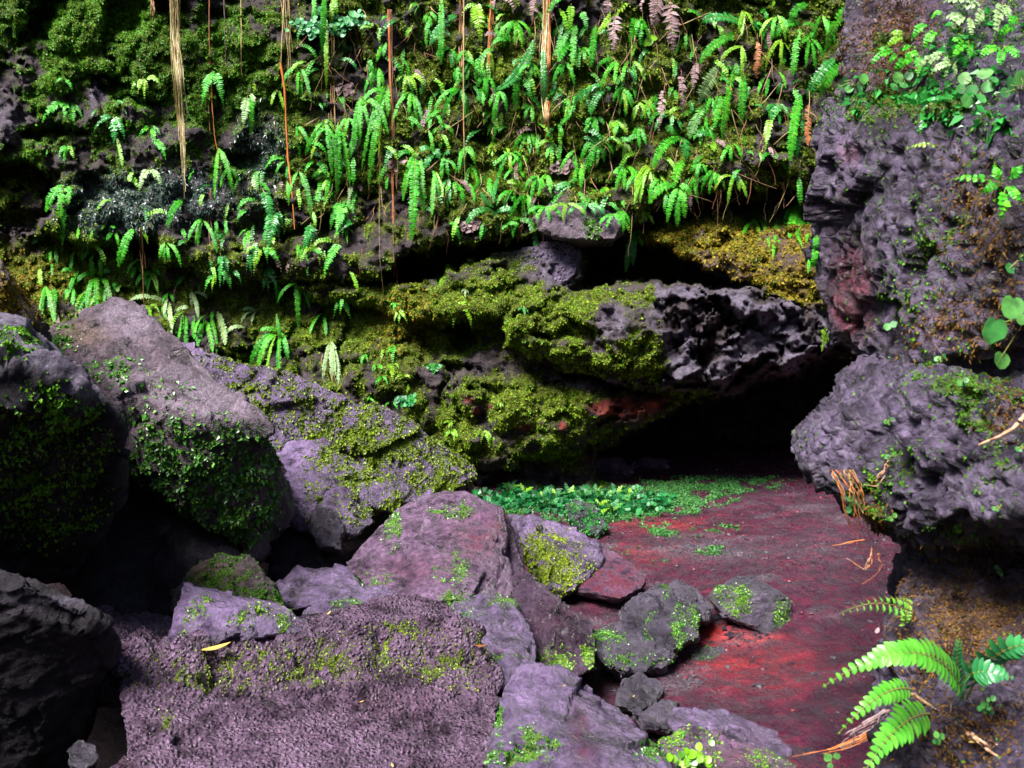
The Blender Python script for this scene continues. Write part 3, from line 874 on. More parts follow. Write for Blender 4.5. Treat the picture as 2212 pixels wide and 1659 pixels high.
B('boulder', 'grey two lobed boulder with a yellow green moss patch below the long slab',
  [[(585, 990, 5.7), (620, 956, 5.8), (700, 950, 5.85), (742, 988, 5.8), (760, 1060, 5.6), (810, 1130, 5.5), (760, 1160, 5.4), (680, 1150, 5.4), (630, 1130, 5.4), (600, 1060, 5.4)],
   [(735, 985, 5.9), (790, 1008, 5.9), (872, 1040, 5.9), (882, 1062, 5.8), (855, 1105, 5.7), (810, 1100, 5.6), (760, 1050, 5.65)]],
  'violet', 0.014, 0.035, 0.016, 0.005, 'angular', moss=[(760, 1075, 45, 70, 1.1), (680, 1050, 22, 60, 0.7), (850, 1080, 30, 25, 0.9), (720, 1000, 50, 20, 0.3), (830, 1030, 60, 14, 0.4)], moss_n=5200, moss_size=0.026,
  bare=[(650, 990, 50, 40, 0.9), (640, 1080, 30, 50, 0.6)], moss_mat='moss_bright', seed=7, th=0.5)
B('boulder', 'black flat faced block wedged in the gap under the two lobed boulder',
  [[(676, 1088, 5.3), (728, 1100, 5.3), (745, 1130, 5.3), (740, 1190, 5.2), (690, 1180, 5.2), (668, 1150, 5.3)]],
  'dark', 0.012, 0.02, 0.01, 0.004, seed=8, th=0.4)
B('boulder', 'smooth pinkish violet boulder in the middle of the pile',
  [[(745, 1210, 4.75), (790, 1152, 5.0), (880, 1082, 5.25), (935, 1062, 5.3), (1000, 1060, 5.3), (1075, 1092, 5.2), (1105, 1130, 5.15), (1100, 1180, 5.1), (1060, 1250, 4.6), (1000, 1300, 4.35), (900, 1325, 4.25), (800, 1285, 4.4)],
   [(1040, 1110, 5.1), (1075, 1092, 5.2), (1112, 1140, 5.2), (1135, 1240, 5.0), (1110, 1260, 4.9), (1098, 1200, 5.0), (1060, 1190, 4.95)],
   [(930, 1240, 4.7), (1040, 1195, 4.8), (1100, 1205, 4.85), (1108, 1285, 4.6), (1050, 1320, 4.35), (960, 1335, 4.3)]],
  'pink', 0.013, 0.03, 0.012, 0.004, 'angular', moss=[(980, 1105, 40, 10, 0.9), (850, 1150, 14, 30, 0.8), (980, 1230, 30, 30, 0.9), (800, 1250, 40, 12, 0.6), (1030, 1290, 60, 10, 0.8), (1000, 1100, 12, 20, 0.6)], moss_n=1800, moss_size=0.02,
  red=[(1030, 1160, 60, 60, 1.0), (900, 1230, 80, 30, 0.6), (1080, 1130, 20, 20, 0.9)], seed=9, th=0.6)
B('boulder', 'low flat violet rock between the brown mossy rock and the pinkish boulder',
  [[(590, 1260, 4.9), (640, 1222, 5.0), (740, 1222, 5.0), (790, 1245, 4.9), (800, 1270, 4.8), (720, 1315, 4.5), (610, 1310, 4.5)]],
  'violet', 0.013, 0.03, 0.014, 0.004, 'angular', seed=10, th=0.4)
B('boulder', 'brown mossy rock behind the pale angular rock',
  [[(374, 1275, 4.4), (413, 1229, 4.5), (467, 1191, 4.6), (537, 1204, 4.6), (570, 1262, 4.5), (606, 1308, 4.4), (590, 1330, 4.25), (460, 1330, 4.2), (372, 1318, 4.25)]],
  'brown', 0.012, 0.04, 0.016, 0.005, 'angular', moss=[(430, 1230, 50, 40, 0.5), (520, 1230, 50, 40, 0.6), (575, 1290, 30, 30, 0.9), (470, 1265, 30, 20, 0.5)], moss_n=4000, moss_size=0.018, moss_mat='moss_green', ochre=[(450, 1240, 80, 30, 0.35)], seed=11, th=0.45)
B('boulder', 'pale angular rock lying on top of the big rough foreground block',
  [[(401, 1259, 3.59), (467, 1270, 3.64), (545, 1294, 3.64), (620, 1312, 3.64), (648, 1351, 3.59), (603, 1368, 3.49), (480, 1376, 3.39), (446, 1398, 3.34), (362, 1401, 3.39), (360, 1380, 3.42), (380, 1333, 3.46), (470, 1326, 3.39)],
   [(600, 1326, 3.64), (715, 1353, 3.59), (700, 1364, 3.54), (620, 1374, 3.49)]],
  'violet', 0.010, 0.025, 0.012, 0.004, 'angular', moss=[(515, 1340, 16, 14, 1.2), (405, 1370, 10, 30, 1.0), (565, 1320, 22, 12, 0.9), (615, 1340, 12, 22, 1.0), (435, 1310, 14, 24, 0.7)], moss_n=2200, moss_size=0.016,
  bare=[(430, 1330, 90, 60, 1.2), (560, 1330, 80, 30, 0.7)], seed=12, cuts=4, th=0.35)
B('boulder', 'low ridged rock to the right of the pale angular rock',
  [[(655, 1330, 3.95), (756, 1275, 4.1), (823, 1264, 4.1), (860, 1279, 4.05), (890, 1302, 3.95), (830, 1335, 3.8), (773, 1360, 3.7), (690, 1350, 3.8)]],
  'violet', 0.011, 0.03, 0.016, 0.005, 'pitted', moss=[(760, 1310, 30, 14, 0.7), (690, 1340, 20, 10, 0.6), (800, 1320, 20, 14, 0.6)], moss_n=900, moss_size=0.016, seed=13, th=0.4)

def lumps(Q, uu, vv):
    line = np.interp(uu, [260, 400, 600, 800, 950, 1080], [1445, 1450, 1442, 1425, 1390, 1440])
    band = np.exp(-(((vv - line) / 44.0) ** 2))
    f1, f2, c = worley(Q + 0.03 * fbm(Q, 14, 2, 0.6, 320)[:, None], 8.0, 321)
    f3, f4, c3 = worley(Q, 19.0, 323)
    hole = sstep(0.05, 0.25, fbm(Q, 11, 3, 0.6, 325))
    return band * (0.20 * (0.5 - f1) + 0.09 * (c - 0.3) + 0.07 * (0.5 - f3) - 0.06 * hole) - 0.035 * sstep(1470, 1530, vv) - 0.015 * sstep(0.15, 0.35, fbm(Q, 24, 2, 0.6, 327))
B('boulder', 'big rough pitted block in the front, pinkish with a lumpy mossy rim',
  [[(268, 1450, 3.2), (300, 1418, 3.45), (372, 1406, 3.55), (600, 1372, 3.75), (745, 1358, 3.8), (900, 1292, 4.0), (962, 1308, 3.95), (1000, 1395, 3.6), (1062, 1470, 3.25), (1078, 1505, 3.1), (1062, 1600, 2.8), (1045, 1760, 2.4), (340, 1760, 2.35), (272, 1640, 2.75), (262, 1530, 2.95)]],
  'scoria', 0.0075, 0.020, 0.006, 0.007, 'scoria', moss=[(600, 1425, 200, 26, 0.62), (560, 1460, 140, 26, 0.5), (880, 1390, 130, 44, 0.5), (360, 1530, 10, 60, 0.6), (800, 1435, 140, 22, 0.45), (440, 1460, 100, 24, 0.5), (990, 1440, 60, 44, 0.45), (300, 1480, 12, 50, 0.35)],
  moss_n=9000, moss_size=0.013, moss_mat='moss_bright', red=[(850, 1520, 160, 50, 0.25)], seed=14, th=0.55, shrink=0.9, drop=60, extra=lumps, cuts=0)
B('rock', 'small brown rock at the bottom edge, front of the rough block',
  [[(240, 1660, 2.6), (300, 1625, 2.7), (370, 1570, 2.78), (382, 1600, 2.72), (385, 1720, 2.45), (230, 1720, 2.4)]],
  'scoria', 0.009, 0.02, 0.012, 0.005, 'scoria', red=[(260, 1650, 30, 30, 0.5)], seed=15, th=0.25, cat='rock')
B('boulder', 'pointed violet grey rock at the bottom with a wet dark red streak',
  [[(1071, 1600, 2.75), (1082, 1498, 3.0), (1120, 1450, 3.15), (1136, 1434, 3.2), (1168, 1440, 3.2), (1206, 1452, 3.2), (1260, 1483, 3.2), (1312, 1518, 3.15), (1360, 1560, 3.05), (1415, 1600, 2.95), (1465, 1655, 2.8), (1480, 1760, 2.5), (1040, 1760, 2.35), (1046, 1660, 2.6), (1180, 1540, 2.9)]],
  'violet', 0.009, 0.03, 0.014, 0.005, 'angular', moss=[(1075, 1570, 8, 60, 1.0), (1145, 1590, 24, 16, 1.0), (1155, 1625, 24, 24, 0.8), (1180, 1600, 40, 12, 0.5), (1420, 1620, 40, 20, 0.5), (1100, 1640, 40, 14, 0.6)], moss_n=1500, moss_size=0.015,
  red=[(1252, 1570, 22, 50, 1.3), (1265, 1620, 36, 40, 0.8)], bare=[(1140, 1480, 60, 50, 0.5)], seed=16, th=0.5)
B('boulder', 'upright flat violet slab between the rough block and the dark ridge',
  [[(962, 1306, 4.1), (1030, 1290, 4.25), (1105, 1285, 4.3), (1126, 1338, 4.15), (1160, 1390, 4.0), (1162, 1430, 3.85), (1120, 1470, 3.65), (1082, 1495, 3.55), (1036, 1413, 3.75), (1009, 1390, 3.85)]],
  'violet', 0.010, 0.022, 0.012, 0.004, 'angular', moss=[(1010, 1318, 30, 14, 0.6), (1090, 1300, 60, 8, 0.7), (1070, 1420, 60, 8, 0.4)], moss_n=900, moss_size=0.015,
  red=[(1037, 1395, 16, 5, 1.8), (1080, 1410, 8, 5, 1.4), (1122, 1412, 6, 5, 1.4)], seed=17, th=0.4)
B('boulder', 'dark wet purple ridge of rock running down right of the upright slab',
  [[(1102, 1228, 4.6), (1122, 1222, 4.65), (1144, 1250, 4.6), (1183, 1297, 4.5), (1233, 1327, 4.4), (1262, 1336, 4.35), (1282, 1352, 4.3), (1282, 1438, 4.05), (1234, 1472, 3.95), (1180, 1460, 3.95), (1163, 1400, 4.1), (1128, 1340, 4.3), (1108, 1290, 4.45)]],
  'wine', 0.010, 0.04, 0.02, 0.006, 'angular', moss=[(1200, 1425, 30, 30, 0.55), (1270, 1410, 10, 24, 0.6)], moss_n=1600, moss_size=0.017, bare=[(1150, 1290, 60, 60, 0.5)],
  red=[(1200, 1330, 50, 40, 0.5)], seed=18, th=0.45)
B('boulder', 'grey topped rock with a bright yellow moss front beside the red floor',
  [[(1095, 1110, 6.1), (1160, 1115, 6.1), (1235, 1140, 6.0), (1316, 1200, 5.7), (1272, 1248, 5.5), (1204, 1297, 5.3), (1167, 1270, 5.3), (1130, 1165, 5.55)]],
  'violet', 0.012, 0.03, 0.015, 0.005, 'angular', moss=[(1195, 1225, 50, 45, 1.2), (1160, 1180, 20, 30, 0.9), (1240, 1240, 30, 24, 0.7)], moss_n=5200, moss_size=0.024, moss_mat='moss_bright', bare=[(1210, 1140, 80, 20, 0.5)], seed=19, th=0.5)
B('boulder', 'smooth red stained wedge of rock under the yellow mossed rock',
  [[(1180, 1150, 6.0), (1250, 1150, 6.0), (1316, 1195, 5.75), (1360, 1210, 5.65), (1402, 1258, 5.45), (1370, 1280, 5.35), (1334, 1298, 5.3), (1240, 1280, 5.45), (1200, 1250, 5.6)]],
  'pink', 0.013, 0.015, 0.008, 0.004, 'angular', red=[(1320, 1250, 120, 60, 1.6), (1240, 1160, 60, 30, 0.9)], seed=20, th=0.4)
B('boulder', 'mossy stepped boulder in front of the red floor block',
  [[(1350, 1300, 4.75), (1368, 1285, 4.8), (1426, 1260, 4.9), (1452, 1284, 4.9), (1508, 1311, 4.85), (1510, 1378, 4.65), (1456, 1405, 4.5), (1380, 1390, 4.5), (1330, 1360, 4.6)],
   [(1280, 1358, 4.5), (1360, 1345, 4.65), (1458, 1400, 4.5), (1458, 1420, 4.45), (1432, 1446, 4.35), (1338, 1464, 4.2), (1283, 1410, 4.25)]],
  'dark', 0.010, 0.035, 0.016, 0.005, 'angular', moss=[(1465, 1355, 12, 36, 0.7), (1400, 1345, 12, 34, 0.6), (1310, 1380, 30, 14, 0.9), (1370, 1425, 50, 10, 0.8), (1497, 1330, 8, 34, 0.8), (1440, 1275, 8, 16, 0.7)], moss_n=4500, moss_size=0.018,
  bare=[(1400, 1290, 30, 20, 0.8), (1350, 1400, 40, 20, 0.6)], seed=21, th=0.45)
B('rock', 'smooth blue grey stone lying between the stepped boulder and the red floor block',
  [[(1438, 1256, 5.05), (1462, 1248, 5.1), (1511, 1278, 5.1), (1540, 1305, 5.05), (1535, 1345, 4.95), (1508, 1335, 4.85), (1460, 1300, 4.9)]],
  'dark', 0.009, 0.018, 0.010, 0.003, 'angular', bare=[(1490, 1295, 60, 50, 0.5)], seed=22, th=0.22, cat='rock')
B('rock', 'squared dark block with green moss standing on the red floor',
  [[(1544, 1262, 5.25), (1592, 1248, 5.45), (1624, 1244, 5.5), (1712, 1288, 5.3), (1711, 1346, 5.15), (1668, 1378, 5.0), (1638, 1353, 5.0), (1563, 1328, 5.08), (1532, 1292, 5.15), (1662, 1280, 5.08)]],
  'dark', 0.008, 0.018, 0.012, 0.004, 'angular', moss=[(1600, 1297, 24, 24, 0.8), (1552, 1280, 10, 16, 0.9), (1690, 1330, 16, 26, 0.6)], moss_n=2600, moss_size=0.018, bare=[(1590, 1310, 60, 40, 0.9)], seed=23, th=0.3, cat='rock', cuts=2, smooth=0)
B('rock', 'small dark mossy stone alone on the red floor below the squared block',
  [[(1500, 1405, 4.75), (1525, 1392, 4.85), (1565, 1398, 4.85), (1574, 1415, 4.8), (1548, 1452, 4.6), (1505, 1448, 4.6), (1490, 1430, 4.65)]],
  'dark', 0.007, 0.015, 0.008, 0.003, 'angular', moss=[(1520, 1420, 22, 16, 1.0)], moss_n=900, moss_size=0.014, seed=24, th=0.18, cat='rock')
B('rock', 'dark dull block in the shadow under the stepped boulder',
  [[(1340, 1466, 4.2), (1392, 1455, 4.3), (1430, 1474, 4.25), (1436, 1506, 4.15), (1376, 1540, 3.95), (1330, 1520, 4.0)]],
  'dark', 0.010, 0.02, 0.01, 0.004, 'angular', seed=25, th=0.3, cat='rock')
B('rock', 'dark angular rock right of the pointed violet grey rock',
  [[(1370, 1540, 3.75), (1430, 1510, 3.9), (1470, 1516, 3.9), (1456, 1556, 3.75), (1448, 1580, 3.65), (1390, 1570, 3.65)]],
  'dark', 0.009, 0.022, 0.012, 0.004, 'angular', moss=[(1454, 1550, 6, 24, 1.0)], moss_n=250, moss_size=0.012, bare=[(1420, 1530, 40, 20, 0.6)], seed=26, th=0.25, cat='rock')
B('boulder', 'low grey violet slab at the near edge of the red floor',
  [[(1440, 1560, 3.7), (1460, 1528, 3.85), (1572, 1536, 3.95), (1652, 1570, 3.9), (1735, 1602, 3.85), (1730, 1640, 3.65), (1560, 1640, 3.4), (1450, 1610, 3.4)]],
  'violet', 0.010, 0.03, 0.016, 0.004, 'angular', red=[(1650, 1600, 80, 30, 0.5)], seed=27, th=0.3)
B('boulder', 'mossy reddish rock at the bottom edge right of the pointed rock',
  [[(1425, 1600, 3.15), (1480, 1585, 3.25), (1580, 1600, 3.25), (1650, 1620, 3.2), (1720, 1655, 3.1), (1740, 1740, 2.8), (1400, 1740, 2.7)]],
  'pink', 0.010, 0.035, 0.016, 0.005, 'angular', moss=[(1500, 1625, 40, 30, 0.9), (1670, 1640, 40, 14, 1.0), (1440, 1605, 20, 14, 0.6)], moss_n=2400, moss_size=0.018, red=[(1600, 1640, 80, 30, 0.9)], seed=28, th=0.35)
B('boulder', 'shade-black boulder in the lower left corner with a thin ridge painted lit',
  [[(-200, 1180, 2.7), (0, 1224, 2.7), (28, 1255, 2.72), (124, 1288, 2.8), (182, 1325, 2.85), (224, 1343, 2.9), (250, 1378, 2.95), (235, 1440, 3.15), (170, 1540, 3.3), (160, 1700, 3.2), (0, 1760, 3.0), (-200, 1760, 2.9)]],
  'black', 0.012, 0.03, 0.014, 0.006, 'pitted', bare=[(150, 1298, 120, 8, 1.0)], seed=29, th=0.6, shrink=0.9)  # bare strip paints the lit ridge, the black material the shaded face
B('rock', 'rough dark rock with a pale crust left of the big rough block',
  [[(150, 1450, 3.4), (200, 1425, 3.55), (250, 1410, 3.6), (285, 1420, 3.5), (275, 1500, 3.25), (180, 1500, 3.25)]],
  'scoria', 0.010, 0.03, 0.02, 0.006, 'scoria', moss=[(220, 1430, 50, 14, 0.5)], moss_n=300, moss_size=0.014, seed=30, th=0.3, cat='rock')
B('rock', 'fist sized dark stone in the black lower left hollow',
  [[(148, 1620, 2.75), (175, 1602, 2.8), (205, 1612, 2.8), (212, 1640, 2.72), (180, 1665, 2.65), (150, 1650, 2.68)]],
  'dark', 0.007, 0.012, 0.008, 0.004, 'pitted', seed=31, th=0.12, cat='rock')
B('boulder', 'rough brown rock floor piece behind the thin lit ridge',
  [[(140, 1340, 3.9), (230, 1310, 4.2), (370, 1330, 4.2), (375, 1400, 3.85), (300, 1425, 3.6), (200, 1430, 3.5), (140, 1420, 3.5)]],
  'scoria', 0.012, 0.03, 0.016, 0.006, 'scoria', seed=32, th=0.3)
B('boulder', 'added black rock filling the shadow between the huge left boulder and the peaked boulder',
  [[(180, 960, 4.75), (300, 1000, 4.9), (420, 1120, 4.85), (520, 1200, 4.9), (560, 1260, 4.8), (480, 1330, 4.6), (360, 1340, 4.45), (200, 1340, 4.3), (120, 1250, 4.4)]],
  'black', 0.02, 0.05, 0.02, 0.006, 'angular', seed=33, th=0.6)  # added to fill a dark gap, with the shade in its colour
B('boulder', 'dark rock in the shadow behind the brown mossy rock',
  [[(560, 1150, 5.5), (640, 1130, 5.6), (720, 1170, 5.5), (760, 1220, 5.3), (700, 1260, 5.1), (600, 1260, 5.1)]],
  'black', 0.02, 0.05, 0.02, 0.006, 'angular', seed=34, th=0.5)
# rounded stones and rubble under the cave roof, at the foot of the cliff
foot = [(1035, 1012, 38, 20, 'dark'), (1130, 1055, 34, 22, 'dark'), (1205, 1025, 42, 26, 'violet'), (1290, 1050, 40, 10, 'violet'), (1320, 1015, 52, 30, 'pink'), (1400, 1010, 46, 26, 'pink'), (1480, 1015, 46, 26, 'violet')]
foot_lab = ['round dark stone where the long slab meets the cliff foot', 'mossy dark stone among the emerald herbs, nearest the pinkish boulder', 'hunched dark rock under the red spotted cliff bulge',
            'flat dark stone lying behind the emerald herbs', 'tall dark rock in shadow below the orange red stain', 'dark brown rock just inside the cave mouth', 'dim rock deepest inside the cave mouth']
for i, (u, v, a, b, mt) in enumerate(foot):
    Yf = (8.3, 8.2, 8.7, 8.35, 9.0, 9.3, 9.6)[i]
    pts = [(u + a * math.cos(t), v + b * math.sin(t), Yf - 0.12 * math.sin(t)) for t in np.linspace(0, 2 * math.pi, 9)[:-1]]
    B('rock', foot_lab[i], [pts], mt, 0.016, 0.05, 0.02, 0.006, 'angular', moss=[(u, v - b * 0.4, a, b * 0.7, 0.8)] if i in (1, 3) else [], moss_n=900 if i in (1, 3) else 0, moss_mat='moss_green', moss_size=0.028, seed=40 + i, th=0.3, cat='rock')
B('rock', 'dark mossy stone at the front of the emerald herbs beside the red clay',
  [[(1215, 1090, 6.9), (1245, 1078, 7.0), (1290, 1098, 7.0), (1312, 1135, 6.8), (1290, 1155, 6.7), (1240, 1140, 6.75)]],
  'dark', 0.014, 0.03, 0.016, 0.005, 'angular', moss=[(1260, 1110, 60, 40, 0.7)], moss_n=1500, moss_size=0.028, moss_mat='emerald', seed=49, th=0.3, cat='rock')
B('rock', 'bare lilac grey stone jammed under the yellow moss at the right of the overhang',
  [[(1500, 560, 8.9), (1530, 553, 8.95), (1562, 572, 9.0), (1600, 597, 9.0), (1612, 606, 9.0), (1560, 602, 8.9), (1510, 580, 8.85)]],
  'grey', 0.014, 0.02, 0.015, 0.006, 'angular', bare=[(1550, 580, 80, 40, 0.7)], seed=50, th=0.5, cat='rock', shrink=0.8, drop=0)

B('boulder', 'bare brown grey boulder jutting out under the fern bank',
  [[(1150, 470, 8.45), (1190, 435, 8.5), (1290, 440, 8.5), (1350, 490, 8.45), (1330, 515, 8.35), (1240, 517, 8.3), (1170, 500, 8.3)]],
  'brown', 0.018, 0.04, 0.02, 0.008, 'angular', moss=[(1280, 490, 14, 20, 0.8)], moss_n=500, moss_size=0.026, bare=[(1260, 480, 80, 40, 0.5)], seed=51, th=0.7, cuts=8)
B('boulder', 'grey wedge of bare rock at the left side of the dark hole',
  [[(1010, 575, 8.75), (1060, 555, 8.75), (1180, 522, 8.7), (1240, 510, 8.7), (1254, 560, 8.6), (1250, 592, 8.5), (1200, 630, 8.4), (1150, 655, 8.4), (1060, 650, 8.5)]],
  'grey', 0.018, 0.04, 0.02, 0.008, 'angular', moss=[(1070, 600, 60, 50, 1.0)], moss_mat='moss', moss_n=4000, moss_size=0.026, bare=[(1200, 580, 60, 60, 0.7)], seed=52, th=0.6, cuts=8)

# ------------------------------------------------------------------ near rock on the right
def crags(Q, uu, vv):
    f1, f2, c, vec = worley(Q + 0.04 * fbm(Q, 8, 2, 0.6, 902)[:, None], 3.6, 905, True)
    rd = np.stack([np.sin(c * 91.7), np.sin(c * 57.3 + 1), np.sin(c * 133.1 + 2)], -1)
    g1, g2, c2_, v2 = worley(Q, 11.0, 909, True)
    rd2 = np.stack([np.sin(c2_ * 91.7), np.sin(c2_ * 57.3 + 1), np.sin(c2_ * 133.1 + 2)], -1)
    return 0.008 * fbm(Q, 7, 3, 0.55, 900, True) + 0.03 * fbm(Q, 2.6, 2, 0.5, 901) + 0.06 * (vec * rd).sum(-1) + 0.018 * (v2 * rd2).sum(-1) - 0.022 * sstep(0.12, 0.22, fbm(Q, 16, 3, 0.6, 907))
B('rock_outcrop', 'tall grey pitted rock outcrop filling the right side, close to the viewer',
  [{'p': [(1789, 232, 3.15), (1776, 270, 3.1), (1774, 335, 3.1), (1786, 390, 3.1), (1796, 470, 3.1), (1784, 545, 3.1), (1790, 610, 3.05), (1800, 655, 3.0), (1814, 725, 3.0), (1884, 770, 2.85), (1864, 240, 2.95), (1914, 300, 2.75), (1934, 600, 2.7), (2050, 300, 2.55), (2050, 560, 2.5), (2212, 260, 2.35), (2212, 700, 2.3), (3300, 250, 2.2), (3300, 760, 2.1), (2000, 800, 2.55)], 'th': 0.6, 'shrink': 0.95, 'drop': 0},
   {'p': [(1717, 940, 2.75), (1718, 968, 2.72), (1738, 996, 2.68), (1766, 1002, 2.68), (1819, 1000, 2.66), (1782, 900, 2.8), (1790, 864, 2.82), (1820, 825, 2.85), (1864, 785, 2.8), (1914, 870, 2.5), (1857, 1032, 2.62), (1874, 1092, 2.6), (1894, 1145, 2.6), (1926, 1172, 2.55), (1990, 1185, 2.4), (2000, 1000, 2.3), (2110, 1120, 2.15), (2212, 1090, 2.05), (3300, 1080, 1.9), (3300, 780, 2.0), (2100, 830, 2.2)], 'th': 0.5, 'shrink': 0.95, 'drop': 0},
   {'p': [(1944, 1180, 2.62), (1982, 1280, 2.5), (1990, 1390, 2.35), (1974, 1500, 2.25), (1914, 1605, 2.15), (1894, 1760, 1.95), (2100, 1240, 2.5), (2212, 1230, 2.4), (3300, 1220, 2.25), (2212, 1500, 2.1), (3300, 1760, 1.7), (2150, 1760, 1.8)], 'th': 0.6, 'shrink': 0.97, 'drop': 0},
   {'p': [(1892, -140, 3.6), (1882, 0, 3.5), (1864, 95, 3.4), (1852, 190, 3.3), (1814, 235, 3.2), (2000, 235, 2.9), (2212, 240, 2.6), (3300, 240, 2.4), (3300, -140, 2.9), (2100, -140, 3.2), (2000, 60, 3.15), (2212, 60, 2.85)], 'th': 0.7, 'shrink': 0.96, 'drop': 0}],
  'grey', 0.0130, 0.02, 0.009, 0.008, 'pitted',
  moss=[(1920, 225, 120, 30, 0.9), (2080, 230, 130, 40, 0.6), (2120, 330, 50, 70, 0.5), (1890, 390, 14, 40, 0.7), (2000, 520, 30, 60, 0.45), (2050, 600, 40, 90, 0.4), (1960, 640, 40, 60, 0.5), (2060, 830, 70, 30, 0.7), (2130, 860, 70, 50, 0.6), (1950, 1000, 30, 30, 0.4),
        (2000, 160, 80, 60, 0.5), (2150, 100, 60, 100, 0.4), (1880, 1110, 20, 60, 0.8), (2040, 1170, 60, 20, 0.5), (2150, 1000, 60, 60, 0.25)],
  moss_n=12000, moss_size=0.013, moss_mat='moss_green',
  red=[(1838, 640, 40, 85, 2.4), (1835, 330, 24, 24, 0.8), (1950, 90, 70, 120, 0.5), (1820, 450, 16, 40, 0.5)],
  ochre=[(2100, 1330, 110, 90, 0.9), (2150, 480, 60, 110, 0.35), (2050, 700, 90, 60, 0.3), (1890, 120, 60, 110, 0.4)],
  bare=[(1820, 330, 60, 120, 0.8), (1780, 950, 70, 60, 1.0), (2000, 900, 120, 60, 0.5), (2080, 1060, 130, 80, 0.7), (1950, 420, 100, 120, 0.4), (2100, 290, 80, 40, 0.6), (1850, 770, 60, 20, 0.9)], mossbase=0.12,
  seed=60, cat='rock outcrop', extra=crags, cuts=0)

oo, oV, oN, ou, ov = BOULDERS[-1]
om = np.empty(len(oo.data.polygons) * 4, np.int32)
oo.data.polygons.foreach_get('vertices', om)
om = om.reshape(-1, 4)
oT = np.concatenate([om[:, [0, 1, 2]], om[:, [0, 2, 3]]])
bz_ = blob(ou, ov, [(2100, 1340, 150, 120, 1.2), (2120, 480, 90, 130, 0.5), (2060, 700, 100, 70, 0.6), (1930, 100, 90, 130, 0.9), (2180, 880, 60, 60, 0.6), (1890, 1120, 24, 70, 0.9), (2100, 1560, 150, 90, 0.9), (2180, 620, 60, 90, 0.6)])
bz_ = np.clip(bz_ * (0.6 + 2.2 * fbm(oV, 9, 4, 0.6, 990)) , 0, 1) * ((-oN[:, 1] + 0.5 * oN[:, 2]) > -0.3)
M['moss_brown'] = leaf_mat('brown_moss_leaf', [(0, (0.03, 0.014, 0.006)), (0.45, (0.11, 0.05, 0.012)), (0.8, (0.18, 0.10, 0.014)), (1, (0.16, 0.16, 0.02))], 0.7, 0.2, 0.2, 4.0)
ol = np.array(oo.location)
c_ = scatter('brown_moss', oV - ol, oT, bz_, 24000, 0.011, M['moss_brown'], oo, seed=991, aspect=0.2)
c_['kind'] = 'stuff'
hz_ = np.clip(blob(ou, ov, [(1960, 200, 150, 60, 1.0), (2100, 120, 120, 110, 0.8), (2080, 260, 140, 40, 0.7), (2150, 620, 60, 60, 0.3)]) * (0.5 + 2.5 * fbm(oV, 7, 4, 0.6, 995)) - 0.2, 0, 1) * ((-oN[:, 1] + 0.5 * oN[:, 2]) > -0.3)
c_ = scatter('small_herbs', oV - ol, oT, hz_, 1500, 0.028, M['fern_dark'], oo, seed=993, aspect=0.3, lift=1.3, droop=0.3)
c_['kind'] = 'stuff'

